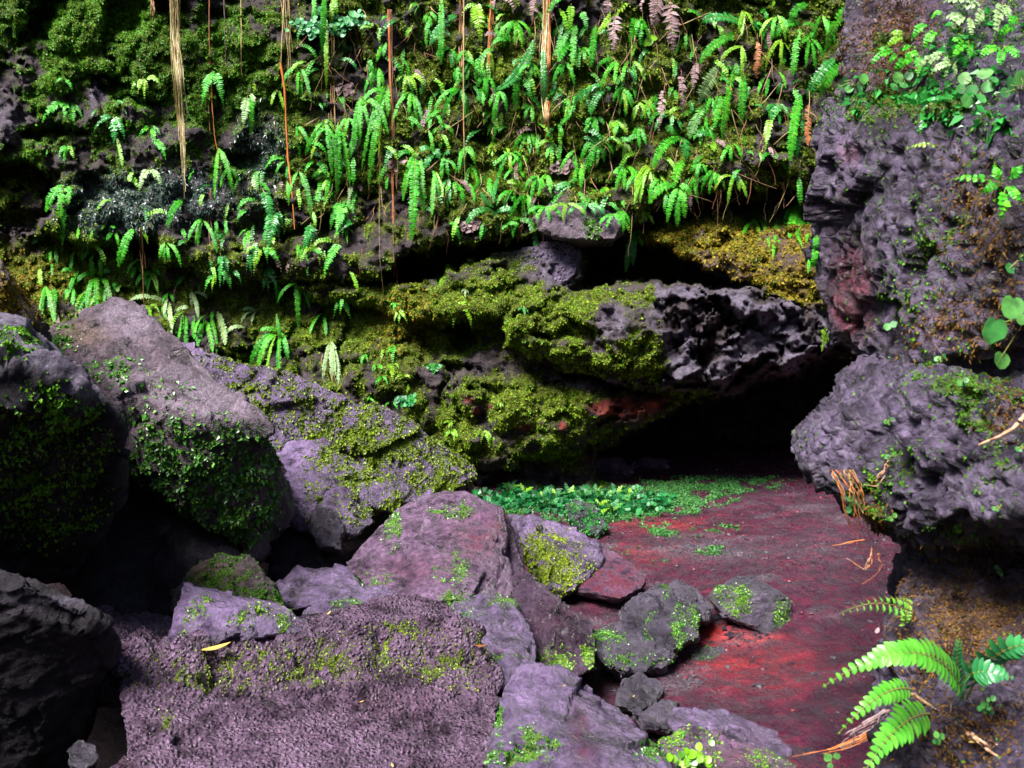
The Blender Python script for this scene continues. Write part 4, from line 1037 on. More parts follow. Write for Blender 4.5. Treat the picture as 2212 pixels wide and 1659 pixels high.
# ------------------------------------------------------------------ ferns
def frond_mesh(p0, p1, p2, width, style, facing, g, acc, leaf_slot=0, stem_slot=1, pinnae=None, curl=0.0, ragged=0.0):
    """one fern frond along a bowed stalk p0 -> p2; leaflets in pairs, each with a folded midrib"""
    L = np.linalg.norm(p1 - p0) + np.linalg.norm(p2 - p1)
    ns = 14
    t = np.linspace(0, 1, ns)[:, None]
    C = (1 - t) ** 2 * p0 + 2 * t * (1 - t) * p1 + t * t * p2
    r0 = max(0.0016, L * 0.006)
    TV, TF = tube(C, np.linspace(r0, r0 * 0.25, ns), 3)
    acc.add(TV, TF, stem_slot)
    if style == 'sword':
        n = pinnae or int(np.clip(L / 0.015, 14, 52))
        s0 = 0.05
    elif style == 'near':
        n = pinnae or 24
        s0 = 0.10
    else:
        n = pinnae or int(np.clip(L / 0.03, 9, 18))
        s0 = 0.16
    s = np.linspace(s0, 0.985, n)
    if style == 'sword':
        prof = np.minimum(1, 0.45 + 3.2 * (s - s0)) * (1 - np.clip((s - 0.72) / 0.30, 0, 1) ** 1.6 * 0.85)
    elif style == 'near':
        prof = np.minimum(1, 0.6 + 2 * (s - s0)) * (1 - s ** 2.2 * 0.88)
    else:
        prof = np.minimum(1, 0.75 + 1.6 * (s - s0)) * (1 - ((s - s0) / (1 - s0)) ** 1.35 * 0.93)
    S = s[:, None]
    B = (1 - S) ** 2 * p0 + 2 * S * (1 - S) * p1 + S * S * p2
    T = 2 * (1 - S) * (p1 - p0) + 2 * S * (p2 - p1)
    T /= np.linalg.norm(T, axis=1)[:, None] + 1e-9
    side = np.cross(T, facing)
    side /= np.linalg.norm(side, axis=1)[:, None] + 1e-9
    up = np.cross(side, T)
    half = width * 0.5
    for sg in (-1, 1):
        ln = half * prof * (1 + 0.14 * g.normal(size=n)) * np.where(g.random(n) < ragged, 0.25, 1)
        fwd = 0.22 if style == 'sword' else 0.45
        d = side * sg + T * (fwd + 0.10 * g.normal(size=(n, 1))) + up * (0.12 - curl + 0.13 * g.normal(size=(n, 1)))
        d /= np.linalg.norm(d, axis=1)[:, None]
        gap = L * (0.985 - s0) / n
        w = np.minimum(gap * (0.52 if style == 'sword' else 0.50), ln * 0.5)[:, None]
        e = np.cross(up, d)
        e /= np.linalg.norm(e, axis=1)[:, None] + 1e-9
        l = ln[:, None]
        dn = -up * (curl + 0.10) + np.array([0, 0, -0.12])
        tipw = 0.62 if style == 'sword' else 0.30
        v = [B,
             B + d * l * 0.12 + e * w * 0.85 + up * w * 0.12, B + d * l * 0.12 - e * w * 0.85 + up * w * 0.12,
             B + d * l * 0.50 + dn * l * 0.10, B + d * l * 0.50 + e * w + dn * l * 0.02 + up * w * 0.2, B + d * l * 0.50 - e * w + dn * l * 0.02 + up * w * 0.2,
             B + d * l * 0.84 + e * w * tipw + dn * l * 0.25, B + d * l * 0.84 - e * w * tipw + dn * l * 0.25,
             B + d * l + dn * l * 0.36]
        VV = np.stack(v, 1).reshape(-1, 3)
        q = np.array([[0, 3, 4, 1], [0, 2, 5, 3], [3, 8, 6, 4], [3, 5, 7, 8]])
        FFc = (np.arange(n)[:, None, None] * 9 + q[None]).reshape(-1, 4)
        acc.add(VV, FFc, leaf_slot)

def surf_at(u, v):
    best = 99
    for (_, Vx, N, uu, vv) in BOULDERS:
        m = (np.abs(uu - u) < 7) & (np.abs(vv - v) < 7)
        if m.any():
            best = min(best, float(Vx[m, 1].min()))
    return best if best < 99 else 4.0

PLANTS = []

def fern(fronds, style, mat, u, v, Yb, cat='fern', group='ferns hanging on the cliff', name='fern', face=(0, -1, 0.45), rootless=False):
    """fronds: list of (p0, p1, p2, width, curl, mat)"""
    base = at(u, v, Yb)
    e = link(name, None, (), None, base)
    e.empty_display_size = 0.05
    for k, (p0, p1, p2, w, curl, mt) in enumerate(fronds):
        g = np.random.default_rng(abs(int(u * 31 + v * 17 + k * 7)) % 100000)
        acc = Acc()
        f = np.array(face, float) + 0.3 * g.normal(size=3) * np.array([1, 0.4, 0.6])
        f /= np.linalg.norm(f)
        frond_mesh(p0, p1, p2, w, style, f, g, acc, curl=curl, ragged=0.3 if mt in ('fern_dead', 'fern_rust') else 0.03)
        link('frond', acc.mesh('frond', False, base), [M[mt], M['root_red'] if mt in ('fern_dead', 'fern_rust') else M['rachis']], e)
    PLANTS.append(dict(o=e, u=u, v=v, n=len(fronds), style=style, mat=mat, cat=cat, group=group, L=max(np.linalg.norm(f[2] - f[0]) for f in fronds)))
    return e

def mk_frond(u0, v0, u1, v1, arch, width, mt, curl=0.1, out=0.18, Y0=None, Y1=None):
    """from rooting point to tip (photograph positions); arch = how far the stalk bows upward, in px"""
    Ya = (wall_y(u0, v0) if Y0 is None else Y0)
    Yt = (min(wall_y(u1, v1), Ya) if Y1 is None else Y1)
    Lpx = math.hypot(u1 - u0, v1 - v0)
    sc = Ya / FPX
    p0 = at(u0, v0, Ya - 0.01)
    p2 = at(u1, v1, Yt - 0.05 - 0.05 * (Lpx * sc))
    mu, mv = (u0 + u1) / 2, (v0 + v1) / 2
    # bow outwards and upwards
    hx = 0.22 * (u1 - u0)
    p1 = at(mu + hx, mv - arch, (Ya + Yt) / 2 - 0.05 - out * Lpx * sc * 2)
    return (p0, p1, p2, width * sc, curl, mt)

def auto(C, rows):
    ox, oy, k = C
    for row in rows:
        x, y, ln, n, st, mt = row[:6]
        opt = row[6] if len(row) > 6 else {}
        u, v, L = ox + x * k, oy + y * k, ln * k * 1.32
        g = np.random.default_rng(abs(int(u * 13 + v * 7)))
        spread = opt.get('spread', 38 if st == 'sword' else 45) * 0.75
        lean = opt.get('lean', 0)
        fr = []
        n = n + (1 if n > 1 and g.random() < 0.6 else 0)
        angs = [lean] if n == 1 else list(lean + np.linspace(-spread, spread, n))
        for a in angs:
            a = R(a + g.normal() * 9)
            l = L * (0.6 + 0.6 * g.random()) * (1.0 if abs(a) < 0.6 else 0.9)
            u1, v1 = u + math.sin(a) * l, v + math.cos(a) * l
            asp = opt.get('w', 0.115 if st == 'sword' else 0.33)
            w = l * asp * (0.85 + 0.3 * g.random())
            if st == 'sword':
                w = max(w, 8.5)
            m_ = mt
            if mt == 'fern' and g.random() < 0.12:
                m_ = 'fern_yellow'
            arch = l * (0.10 + 0.35 * abs(math.sin(a))) * (0.7 + 0.6 * g.random())
            fr.append(mk_frond(u + g.normal() * 2, v + g.normal() * 2, u1, v1, arch, w, m_, out=0.10 + 0.12 * g.random()))
        fern(fr, st, mt, u, v, float(wall_y(u, v)) - 0.01)

def explicit(C, st, mt, rows, base=None, w=None, name='fern'):
    """rows: (x0, y0, x1, y1, arch, width[, material]) in crop px; one plant"""
    ox, oy, k = C
    fr = []
    for r in rows:
        x0, y0, x1, y1, ar, wd = r[:6]
        m_ = r[6] if len(r) > 6 else mt
        fr.append(mk_frond(ox + x0 * k, oy + y0 * k, ox + x1 * k, oy + y1 * k, ar * k, wd * k * (0.82 if st == 'sword' else 1.0), m_))
    u, v = ox + rows[0][0] * k, oy + rows[0][1] * k
    fern(fr, st, mt, u, v, float(wall_y(u, v)) - 0.01)

S_, B_ = 'sword', 'broad'
auto(C1, [
    (405, 500, 85, 2, B_, 'fern'), (440, 650, 160, 3, B_, 'fern'), (630, 690, 110, 1, B_, 'fern_dark', {'lean': -50}), (715, 640, 90, 2, B_, 'fern_dark'), (715, 730, 140, 3, B_, 'fern_dark'),
    (910, 495, 110, 4, B_, 'fern_yellow', {'spread': 70}), (960, 800, 110, 3, B_, 'fern'), (975, 880, 130, 1, B_, 'fern', {'lean': 30}), (745, 870, 140, 1, S_, 'fern', {'lean': 15}), (420, 920, 120, 2, B_, 'fern'),
    (1610, 530, 80, 1, B_, 'fern'), (1760, 560, 120, 2, S_, 'fern_yellow'), (1890, 415, 220, 4, S_, 'fern'), (1880, 790, 230, 2, S_, 'fern', {'spread': 14}), (2060, 780, 270, 3, S_, 'fern', {'lean': -12}),
    (2130, 780, 380, 2, S_, 'fern', {'spread': 5}), (1800, 1010, 110, 2, S_, 'fern', {'lean': -70}), (1375, 930, 240, 2, S_, 'fern', {'spread': 10}), (1580, 1050, 120, 2, B_, 'fern'), (1630, 1050, 140, 1, B_, 'fern_dark', {'lean': 35}),
    (1610, 1100, 160, 1, B_, 'fern_pale'), (1670, 1180, 200, 2, B_, 'fern_dark', {'spread': 12}), (1810, 1140, 170, 1, S_, 'fern'), (1890, 1080, 230, 2, S_, 'fern', {'spread': 12}), (1740, 1320, 200, 3, B_, 'fern_dark', {'spread': 22}),
    (940, 1060, 120, 2, B_, 'fern_pale'), (1150, 1260, 170, 1, S_, 'fern', {'lean': -28, 'w': 0.24}), (590, 1440, 90, 1, B_, 'fern'), (690, 1420, 50, 2, S_, 'fern', {'spread': 70}), (722, 1475, 60, 2, S_, 'fern'),
    (835, 1440, 190, 1, S_, 'fern', {'lean': -20, 'w': 0.2}), (890, 1430, 120, 1, S_, 'fern_yellow', {'lean': 25, 'w': 0.22}), (1140, 1440, 85, 1, B_, 'fern'), (1280, 1385, 150, 3, S_, 'fern'), (1370, 1390, 85, 1, S_, 'fern'),
    (1430, 1380, 95, 1, S_, 'fern'), (1425, 1490, 110, 2, B_, 'fern_dark', {'lean': -45}), (1570, 1450, 130, 3, B_, 'fern', {'lean': -15}), (1610, 1530, 150, 2, B_, 'fern_dark', {'spread': 18}), (1740, 1500, 160, 1, B_, 'fern'),
    (1900, 1480, 180, 2, B_, 'fern', {'spread': 18}), (1970, 1420, 130, 2, B_, 'fern_dark', {'spread': 15}), (1965, 1560, 120, 2, B_, 'fern_yellow'), (2150, 1520, 170, 1, B_, 'fern', {'lean': -30}),
    (2160, 1270, 210, 2, B_, 'fern', {'spread': 16}), (330, 1560, 90, 2, S_, 'fern'), (468, 1580, 90, 1, S_, 'fern'), (640, 1585, 120, 2, S_, 'fern', {'lean': -60}), (1055, 1540, 130, 3, S_, 'fern'), (300, 930, 60, 1, B_, 'fern'),
    (1430, 1060, 90, 2, S_, 'fern'), (500, 1440, 60, 1, S_, 'fern'),
])
explicit(C1, B_, 'fern', [(1345, 450, 1275, 690, 60, 80), (1345, 450, 1415, 685, 60, 75), (1345, 445, 1335, 570, 20, 70)])
explicit(C1, S_, 'fern', [(1590, 590, 1590, 860, 20, 42)])
explicit(C1, B_, 'fern_pale', [(1570, 600, 1540, 810, 30, 80), (1580, 590, 1620, 680, 20, 40)])
explicit(C1, S_, 'fern', [(1990, -40, 1985, 165, 0, 40)])
explicit(C1, S_, 'fern', [(2055, -40, 2040, 320, 0, 50), (2060, 60, 2066, 560, 10, 34, 'fern_yellow')])
explicit(C1, S_, 'fern_yellow', [(2105, -30, 2095, 150, 0, 40), (2110, -40, 2130, 90, 0, 40)])
explicit(C1, S_, 'fern', [(400, 1170, 290, 1340, 60, 70), (405, 1165, 375, 1400, 40, 55), (405, 1170, 395, 1550, 30, 45), (410, 1170, 430, 1290, 20, 60), (420, 1185, 465, 1240, 20, 40)])
auto(C4, [
    (290, 385, 190, 4, S_, 'fern', {'spread': 16}), (245, 265, 90, 1, S_, 'fern', {'lean': 25, 'w': 0.3}), (455, 400, 70, 3, S_, 'fern', {'spread': 60}), (500, 290, 90, 2, S_, 'fern', {'lean': -60}), (860, 235, 110, 2, S_, 'fern'),
    (960, 290, 120, 3, B_, 'fern', {'spread': 60}), (1010, 470, 160, 1, S_, 'fern'), (1210, 410, 130, 2, S_, 'fern_pale', {'lean': 20}), (1370, 540, 180, 1, S_, 'fern_pale', {'w': 0.22}), (1170, 560, 170, 2, S_, 'fern', {'lean': -12, 'spread': 14}),
    (1555, 650, 160, 1, S_, 'fern_pale', {'lean': -55, 'w': 0.25}), (2095, 730, 190, 4, S_, 'fern_pale', {'spread': 24}), (1875, 370, 200, 2, S_, 'fern', {'lean': -6}), (1895, 380, 90, 1, S_, 'fern', {'lean': 20}),
    (1400, 180, 150, 3, B_, 'fern_dark', {'spread': 24}), (1470, 290, 120, 2, B_, 'fern_dark'), (1350, 310, 90, 2, B_, 'fern'), (1660, 130, 150, 2, B_, 'fern'), (1700, 260, 130, 3, B_, 'fern_dark', {'spread': 20}),
    (1820, 230, 90, 1, B_, 'fern_dead', {'w': 0.3}), (1620, 540, 90, 2, S_, 'fern_pale', {'lean': -60}), (760, 370, 60, 2, S_, 'fern', {'lean': -40}), (930, 500, 80, 3, B_, 'fern_yellow', {'spread': 60}), (1060, 430, 60, 2, S_, 'fern', {'spread': 60}),
    (560, 540, 60, 3, S_, 'fern', {'spread': 70}),
])
explicit(C4, S_, 'fern', [(590, 330, 575, 200, -30, 36), (600, 330, 545, 550, 90, 40), (610, 330, 610, 560, 110, 44), (640, 340, 700, 530, 110, 40), (640, 330, 635, 190, -20, 36), (640, 380, 660, 480, 30, 40), (600, 320, 490, 360, 60, 36), (610, 310, 700, 300, 40, 34)])
explicit(C4, S_, 'fern_pale', [(1060, 480, 1085, 690, 60, 40), (1060, 480, 820, 475, 60, 42), (1090, 550, 1190, 520, 30, 36), (1060, 470, 1040, 570, 60, 30), (1200, 430, 1255, 535, 30, 40)])
explicit(C4, S_, 'fern', [(1290, 600, 1250, 770, 30, 44), (1300, 600, 1345, 800, 30, 44), (1330, 560, 1370, 810, 30, 36), (1215, 550, 1230, 720, 10, 44), (1310, 590, 1230, 690, 90, 34)])
explicit(C4, S_, 'fern', [(1740, 690, 1580, 910, 110, 50), (1745, 690, 1630, 920, 100, 50), (1750, 690, 1685, 935, 60, 36, 'fern_yellow'), (1770, 690, 1760, 955, 60, 48), (1775, 680, 1820, 850, 40, 46), (1800, 750, 1750, 560, -60, 34), (1770, 670, 1645, 665, 30, 40)])
auto(C2, [
    (445, 425, 140, 3, S_, 'fern'), (340, 615, 210, 4, S_, 'fern'), (490, 265, 110, 2, S_, 'fern', {'spread': 10}), (612, 305, 170, 1, S_, 'fern'), (640, 470, 110, 5, B_, 'fern_yellow', {'spread': 60}), (660, 580, 150, 4, S_, 'fern', {'spread': 24}),
    (700, 20, 70, 2, B_, 'fern', {'lean': -30}), (755, 135, 120, 2, S_, 'fern', {'spread': 8}), (1070, 20, 170, 4, B_, 'fern_yellow', {'spread': 40}), (1145, 80, 100, 2, S_, 'fern_yellow'), (770, 90, 60, 3, S_, 'fern', {'spread': 60}),
    (1000, 320, 90, 3, S_, 'fern'), (970, 560, 190, 3, S_, 'fern', {'lean': -12}), (1045, 525, 130, 2, S_, 'fern_dark', {'lean': -14}), (1040, 400, 90, 3, S_, 'fern'), (1085, 365, 120, 2, S_, 'fern', {'spread': 12}), (1112, 560, 120, 1, S_, 'fern'),
    (1210, 570, 140, 4, S_, 'fern'), (1235, 140, 100, 3, S_, 'fern'), (1320, 130, 140, 4, S_, 'fern'), (1190, 720, 110, 2, S_, 'fern', {'lean': -50}), (1210, 760, 110, 1, S_, 'fern', {'lean': -10}), (1490, 290, 240, 2, S_, 'fern_dark', {'spread': 10}),
    (1640, 90, 150, 3, S_, 'fern_dark', {'lean': -30, 'spread': 30}), (1630, 400, 110, 2, S_, 'fern'), (1655, 610, 140, 3, S_, 'fern', {'spread': 18}), (1210, 880, 110, 4, S_, 'fern_yellow', {'spread': 50}), (1285, 960, 100, 4, S_, 'fern', {'spread': 60}),
    (1350, 990, 70, 2, S_, 'fern'), (1310, 1065, 100, 3, S_, 'fern', {'spread': 50}), (1400, 830, 130, 3, S_, 'fern', {'lean': -12}), (1462, 845, 110, 1, S_, 'fern'), (1690, 960, 110, 4, S_, 'fern'), (1730, 1060, 90, 3, S_, 'fern'),
    (2010, 1050, 140, 4, S_, 'fern', {'spread': 50}), (2080, 1090, 100, 2, S_, 'fern'), (2160, 1050, 170, 4, S_, 'fern_yellow', {'lean': -10}), (1995, 545, 120, 3, S_, 'fern'), (1960, 380, 150, 2, S_, 'fern', {'lean': -35}), (2070, 420, 160, 2, S_, 'fern', {'lean': -30}),
    (1820, 740, 90, 4, S_, 'fern', {'spread': 60}), (800, 1075, 200, 2, S_, 'fern', {'spread': 6}), (870, 990, 130, 3, S_, 'fern'), (890, 1120, 190, 2, S_, 'fern_dark', {'lean': -10}), (930, 1145, 130, 3, B_, 'fern', {'spread': 24}),
    (1010, 1155, 90, 1, S_, 'fern', {'lean': 25}), (1000, 930, 110, 4, S_, 'fern', {'spread': 55}), (1150, 1115, 120, 2, S_, 'fern', {'lean': -14}), (1225, 1105, 120, 1, S_, 'fern_dark', {'lean': -14}), (1460, 1115, 150, 4, S_, 'fern', {'spread': 40}),
    (1510, 1100, 100, 2, S_, 'fern'), (1385, 1230, 160, 4, S_, 'fern', {'spread': 24}), (1300, 1200, 150, 3, S_, 'fern', {'lean': -25}), (1490, 1340, 90, 3, S_, 'fern'), (1855, 1185, 110, 3, S_, 'fern', {'spread': 48}), (1910, 1185, 120, 4, S_, 'fern'),
    (850, 560, 90, 2, S_, 'fern'), (800, 700, 90, 3, S_, 'fern'), (840, 800, 90, 3, S_, 'fern', {'spread': 60}), (770, 820, 110, 1, S_, 'fern'), (1420, 660, 80, 2, S_, 'fern', {'lean': -40}), (1580, 780, 90, 2, S_, 'fern'), (2110, 640, 100, 3, S_, 'fern_yellow'),
    (1560, 900, 80, 3, S_, 'fern'), (1040, 1060, 90, 3, S_, 'fern'), (2000, 900, 90, 3, S_, 'fern_yellow'), (1940, 760, 90, 3, S_, 'fern_yellow'), (2090, 800, 100, 3, S_, 'fern'), (2000, 1330, 100, 3, S_, 'fern'), (2130, 1330, 90, 3, S_, 'fern_yellow'),
    (1580, 560, 90, 2, B_, 'fern'), (1750, 300, 100, 2, S_, 'fern'), (900, 300, 100, 2, S_, 'fern'), (950, 420, 90, 3, S_, 'fern'), (1150, 300, 110, 2, S_, 'fern_yellow'), (1130, 480, 100, 3, S_, 'fern'), (1410, 390, 100, 2, S_, 'fern'),
    (420, 640, 110, 2, S_, 'fern'), (260, 740, 90, 3, S_, 'fern'), (110, 780, 140, 2, S_, 'fern'), (60, 1010, 110, 2, B_, 'fern'), (150, 1120, 120, 2, S_, 'fern', {'lean': -55}), (240, 1260, 170, 3, B_, 'fern', {'spread': 20}), (275, 1150, 130, 1, B_, 'fern_pale'),
    (160, 1200, 130, 3, B_, 'fern_yellow', {'lean': -35}), (240, 1420, 120, 3, B_, 'fern', {'spread': 40}), (30, 1410, 150, 2, B_, 'fern_dark', {'spread': 10}), (60, 1560, 100, 2, B_, 'fern_yellow'),
])
explicit(C2, S_, 'fern', [(500, 540, 390, 1180, 60, 50), (490, 540, 415, 800, 40, 60), (505, 530, 450, 1005, 40, 34, 'fern_yellow'), (510, 535, 508, 740, 20, 44), (480, 560, 330, 690, 70, 40), (480, 560, 345, 1080, 40, 34)])
explicit(C2, S_, 'fern', [(360, 750, 265, 1010, 30, 55)])
explicit(C2, S_, 'fern', [(850, -30, 848, 410, 0, 48)])
explicit(C2, S_, 'fern_dark', [(930, 130, 780, 290, 70, 60), (950, 100, 830, 200, 50, 50)])
explicit(C2, S_, 'fern_dark', [(1180, 570, 1435, 250, -90, 70)])
explicit(C2, S_, 'fern', [(1340, 380, 1318, 705, 20, 62)])
explicit(C2, S_, 'fern', [(1700, 150, 1550, 460, 80, 64), (1700, 150, 1675, 410, 60, 54), (1690, 160, 1560, 220, 30, 50), (1700, 250, 1590, 390, 40, 56)])
explicit(C2, S_, 'fern_dark', [(1890, 560, 1690, 665, 80, 46), (1890, 560, 1795, 725, 60, 56), (1880, 540, 1760, 620, 60, 44), (1890, 550, 1915, 575, 20, 36)])
explicit(C2, S_, 'fern', [(1830, 150, 1795, 425, 10, 50)])
explicit(C2, 'broad', 'fern_yellow', [(2060, -30, 1825, 225, -30, 80)])
explicit(C2, S_, 'fern', [(1845, 850, 1735, 1010, 40, 46), (1845, 850, 1780, 1095, 30, 54), (1850, 850, 1825, 1060, 20, 50), (1855, 850, 1880, 1025, 30, 52), (1860, 850, 1935, 975, 40, 46), (1850, 845, 1770, 800, 40, 40)])
explicit(C2, S_, 'fern', [(690, 960, 605, 1270, 60, 60), (690, 960, 665, 1515, 60, 70), (700, 960, 735, 1345, 40, 60), (700, 970, 640, 1120, 40, 60), (680, 960, 555, 1005, 40, 50)])
explicit(C2, S_, 'fern_dark', [(790, 960, 835, 1005, 50, 60), (790, 950, 715, 955, 40, 50), (800, 980, 750, 1060, 40, 50), (860, 980, 905, 960, 20, 46)])
explicit(C2, S_, 'fern_dark', [(1180, 1330, 1005, 1425, 80, 54), (1180, 1330, 1110, 1495, 40, 52), (1185, 1330, 1205, 1490, 40, 52), (1190, 1340, 1305, 1335, 40, 50), (1180, 1310, 1100, 1215, -10, 48)])
explicit(C2, S_, 'fern', [(1390, 1390, 1235, 1450, 70, 54), (1380, 1390, 1258, 1565, 90, 46), (1370, 1400, 1332, 1535, 40, 36, 'fern_rust'), (1400, 1390, 1460, 1615, 40, 52, 'fern_dark'), (1410, 1380, 1480, 1500, 50, 50)])
explicit(C2, S_, 'fern_dark', [(1690, 1160, 1510, 1290, 80, 52), (1690, 1170, 1545, 1300, 60, 46), (1720, 1210, 1770, 1335, 20, 46, 'fern')])
explicit(C2, S_, 'fern', [(2090, 1450, 2025, 1655, 40, 50), (2095, 1450, 2062, 1610, 30, 40), (2095, 1450, 2120, 1560, 10, 36)])
auto(C3, [
    (130, 90, 160, 3, B_, 'fern', {'spread': 24}), (540, 920, 90, 4, S_, 'fern', {'spread': 50}), (650, 940, 110, 3, S_, 'fern_yellow'), (460, 870, 90, 2, S_, 'fern'), (90, 900, 120, 4, S_, 'fern'), (190, 900, 140, 3, S_, 'fern_yellow'),
    (630, 780, 80, 3, S_, 'fern'), (1100, 1180, 130, 4, S_, 'fern', {'lean': -25}), (745, 1180, 140, 2, S_, 'fern_yellow', {'spread': 10}), (880, 1190, 150, 3, S_, 'fern'), (785, 1190, 140, 2, S_, 'fern'), (860, 360, 120, 4, S_, 'fern'),
    (870, 560, 90, 3, S_, 'fern_dark', {'spread': 60}), (500, 620, 110, 3, S_, 'fern'), (540, 520, 120, 3, S_, 'fern'), (480, 680, 100, 2, S_, 'fern'), (310, 620, 90, 3, S_, 'fern_dark'), (400, 180, 110, 3, S_, 'fern'), (90, 330, 120, 3, S_, 'fern'),
    (60, 480, 100, 3, S_, 'fern'), (870, 90, 120, 4, S_, 'fern'), (900, 220, 120, 3, S_, 'fern_yellow'), (1060, 200, 120, 3, S_, 'fern'), (700, 60, 90, 2, S_, 'fern_yellow'), (1120, 80, 130, 2, S_, 'fern'), (690, 250, 120, 3, S_, 'fern_yellow'),
    (1080, 1330, 110, 2, S_, 'fern', {'spread': 12}), (1110, 680, 90, 2, S_, 'fern'), (250, 960, 100, 3, S_, 'fern'), (30, 640, 100, 3, S_, 'fern'), (180, 560, 90, 2, S_, 'fern'), (420, 960, 90, 3, S_, 'fern'),
])
explicit(C3, S_, 'fern_dark', [(840, 200, 475, 120, 130, 66), (840, 200, 750, 120, 20, 60), (850, 200, 820, 260, 10, 50)])
explicit(C3, S_, 'fern', [(750, 170, 460, 345, 80, 54)])
explicit(C3, S_, 'fern_pale', [(680, 320, 455, 560, 70, 90), (490, 560, 405, 745, 10, 66, 'fern')])
explicit(C3, S_, 'fern', [(645, 370, 585, 760, 20, 56), (700, 390, 685, 675, 10, 56), (655, 340, 660, 420, 0, 40), (640, 400, 545, 680, 20, 40)])
explicit(C3, S_, 'fern', [(1010, 480, 950, 870, 40, 62), (1015, 600, 985, 850, 20, 52, 'fern_dark'), (1050, 560, 1045, 785, 10, 46, 'fern_rust')])
explicit(C3, S_, 'fern_dark', [(1200, 310, 1045, 535, 40, 66), (1230, 340, 1110, 530, 30, 70, 'fern')])
explicit(C3, S_, 'fern', [(1280, 10, 1135, 285, 20, 60)])
explicit(C3, S_, 'fern', [(1010, 120, 845, 215, 60, 60), (1050, 20, 950, 110, 40, 54), (1000, 150, 965, 410, 10, 46)])
explicit(C3, S_, 'fern_dark', [(1010, 430, 880, 505, 40, 50), (950, 590, 845, 610, 30, 46)])
explicit(C3, S_, 'fern', [(370, 740, 210, 905, 80, 56), (370, 740, 390, 855, 40, 66, 'fern_dark'), (380, 870, 318, 1015, 60, 60), (360, 740, 280, 680, 20, 50)])
explicit(C3, S_, 'fern', [(340, 1000, 188, 1100, 70, 56), (340, 1010, 285, 1200, 40, 42), (345, 1010, 340, 1225, 30, 46), (350, 1010, 380, 1175, 50, 54), (345, 1000, 410, 1060, 40, 40)])
explicit(C3, S_, 'fern', [(1010, 1100, 945, 1285, 60, 50), (1010, 1100, 990, 1295, 40, 46), (1015, 1100, 1050, 1210, 50, 50), (1005, 1110, 920, 1200, 50, 40)])
explicit(C3, S_, 'fern_dark', [(110, 1250, 62, 1470, 40, 46), (115, 1250, 100, 1440, 30, 36)])
explicit(C3, S_, 'fern_rust', [(775, 220, 768, 425, 10, 46)])
explicit(C3, B_, 'fern_yellow', [(845, 630, 818, 800, 20, 60), (830, 790, 865, 880, 20, 30, 'fern_dead')])
# ferns rooted on top of the bare boulder under the bank
for (u, v, L, n_, mt) in ((1178, 446, 52, 4, 'fern'), (1225, 440, 44, 3, 'fern_yellow'), (1268, 440, 50, 4, 'fern_dark'), (1325, 462, 48, 4, 'fern')):
    Yb_ = surf_at(u, v + 10) - 0.02
    g = np.random.default_rng(u)
    fr = []
    for a in np.linspace(-55, 50, n_):
        a = R(a + g.normal() * 8)
        l = L * (0.7 + 0.5 * g.random())
        fr.append(mk_frond(u, v, u + math.sin(a) * l, v + math.cos(a) * l * 0.8, l * 0.25, max(9, l * 0.17), mt, Y0=Yb_, Y1=Yb_ - 0.02, out=0.1))
    fern(fr, S_, mt, u, v, Yb_)
# dead fronds hanging from above
for C, x0, y0, x1, y1, w in ((C2, 1450, -60, 1425, 140, 95), (C2, 1490, -60, 1500, 100, 60), (C2, 1570, -60, 1548, 150, 60), (C2, 1310, -60, 1303, 95, 44), (C2, 1180, -60, 1178, 75, 36), (C2, 1950, 60, 1935, 345, 110), (C2, 1920, -40, 1890, 110, 90),
                             (C3, 245, -60, 215, 165, 110), (C3, 300, -40, 315, 310, 110), (C3, 275, 450, 235, 745, 56), (C3, 360, 380, 372, 625, 66), (C3, 445, 310, 425, 520, 60), (C3, 440, 800, 455, 950, 30), (C2, 2195, -40, 2180, 190, 60), (C2, 2110, -40, 2120, 90, 50)):
    explicit(C, B_, 'fern_dead', [(x0, y0, x1, y1, 0, w)])
# small light green ferns low on the cliff
auto(C5, [
    (900, 330, 110, 1, B_, 'fern_yellow', {'lean': -45}), (1000, 400, 50, 2, B_, 'fern_pale', {'spread': 60}), (960, 470, 140, 2, B_, 'fern_yellow', {'spread': 12}), (555, 490, 70, 2, B_, 'fern'), (570, 540, 80, 2, B_, 'fern_yellow'), (585, 600, 80, 1, B_, 'fern_yellow'),
    (225, 470, 90, 3, B_, 'fern', {'spread': 24}), (360, 810, 70, 2, B_, 'fern'), (540, 760, 90, 3, B_, 'fern'), (540, 870, 90, 2, B_, 'fern_yellow'), (470, 950, 60, 2, B_, 'fern'), (440, 880, 60, 2, B_, 'fern'), (610, 950, 70, 2, B_, 'fern_yellow', {'spread': 70}),
    (640, 1000, 60, 1, B_, 'fern'), (540, 1110, 80, 2, B_, 'fern'), (920, 1240, 60, 2, B_, 'fern_yellow', {'lean': -30}), (915, 1290, 70, 2, B_, 'fern_yellow'), (1120, 1300, 110, 4, B_, 'fern_yellow', {'spread': 50}), (1190, 1340, 70, 1, B_, 'fern_yellow'), (100, 560, 120, 2, S_, 'fern'),
    (480, 780, 60, 2, B_, 'fern'), (400, 1090, 40, 2, B_, 'fern'), (1220, 1120, 40, 2, B_, 'fern_yellow'), (1370, 510, 60, 3, B_, 'fern_dark'),
])

# ------------------------------------------------------------------ ferns and leaves on the near rock
OUT = BOULDERS[-1]

def out_y(u, v, rad=14):
    _, Vx, N, uu, vv = OUT
    m = (np.abs(uu - u) < rad) & (np.abs(vv - v) < rad)
    if not m.any():
        return 2.6
    return float(np.percentile(Vx[m, 1], 4))

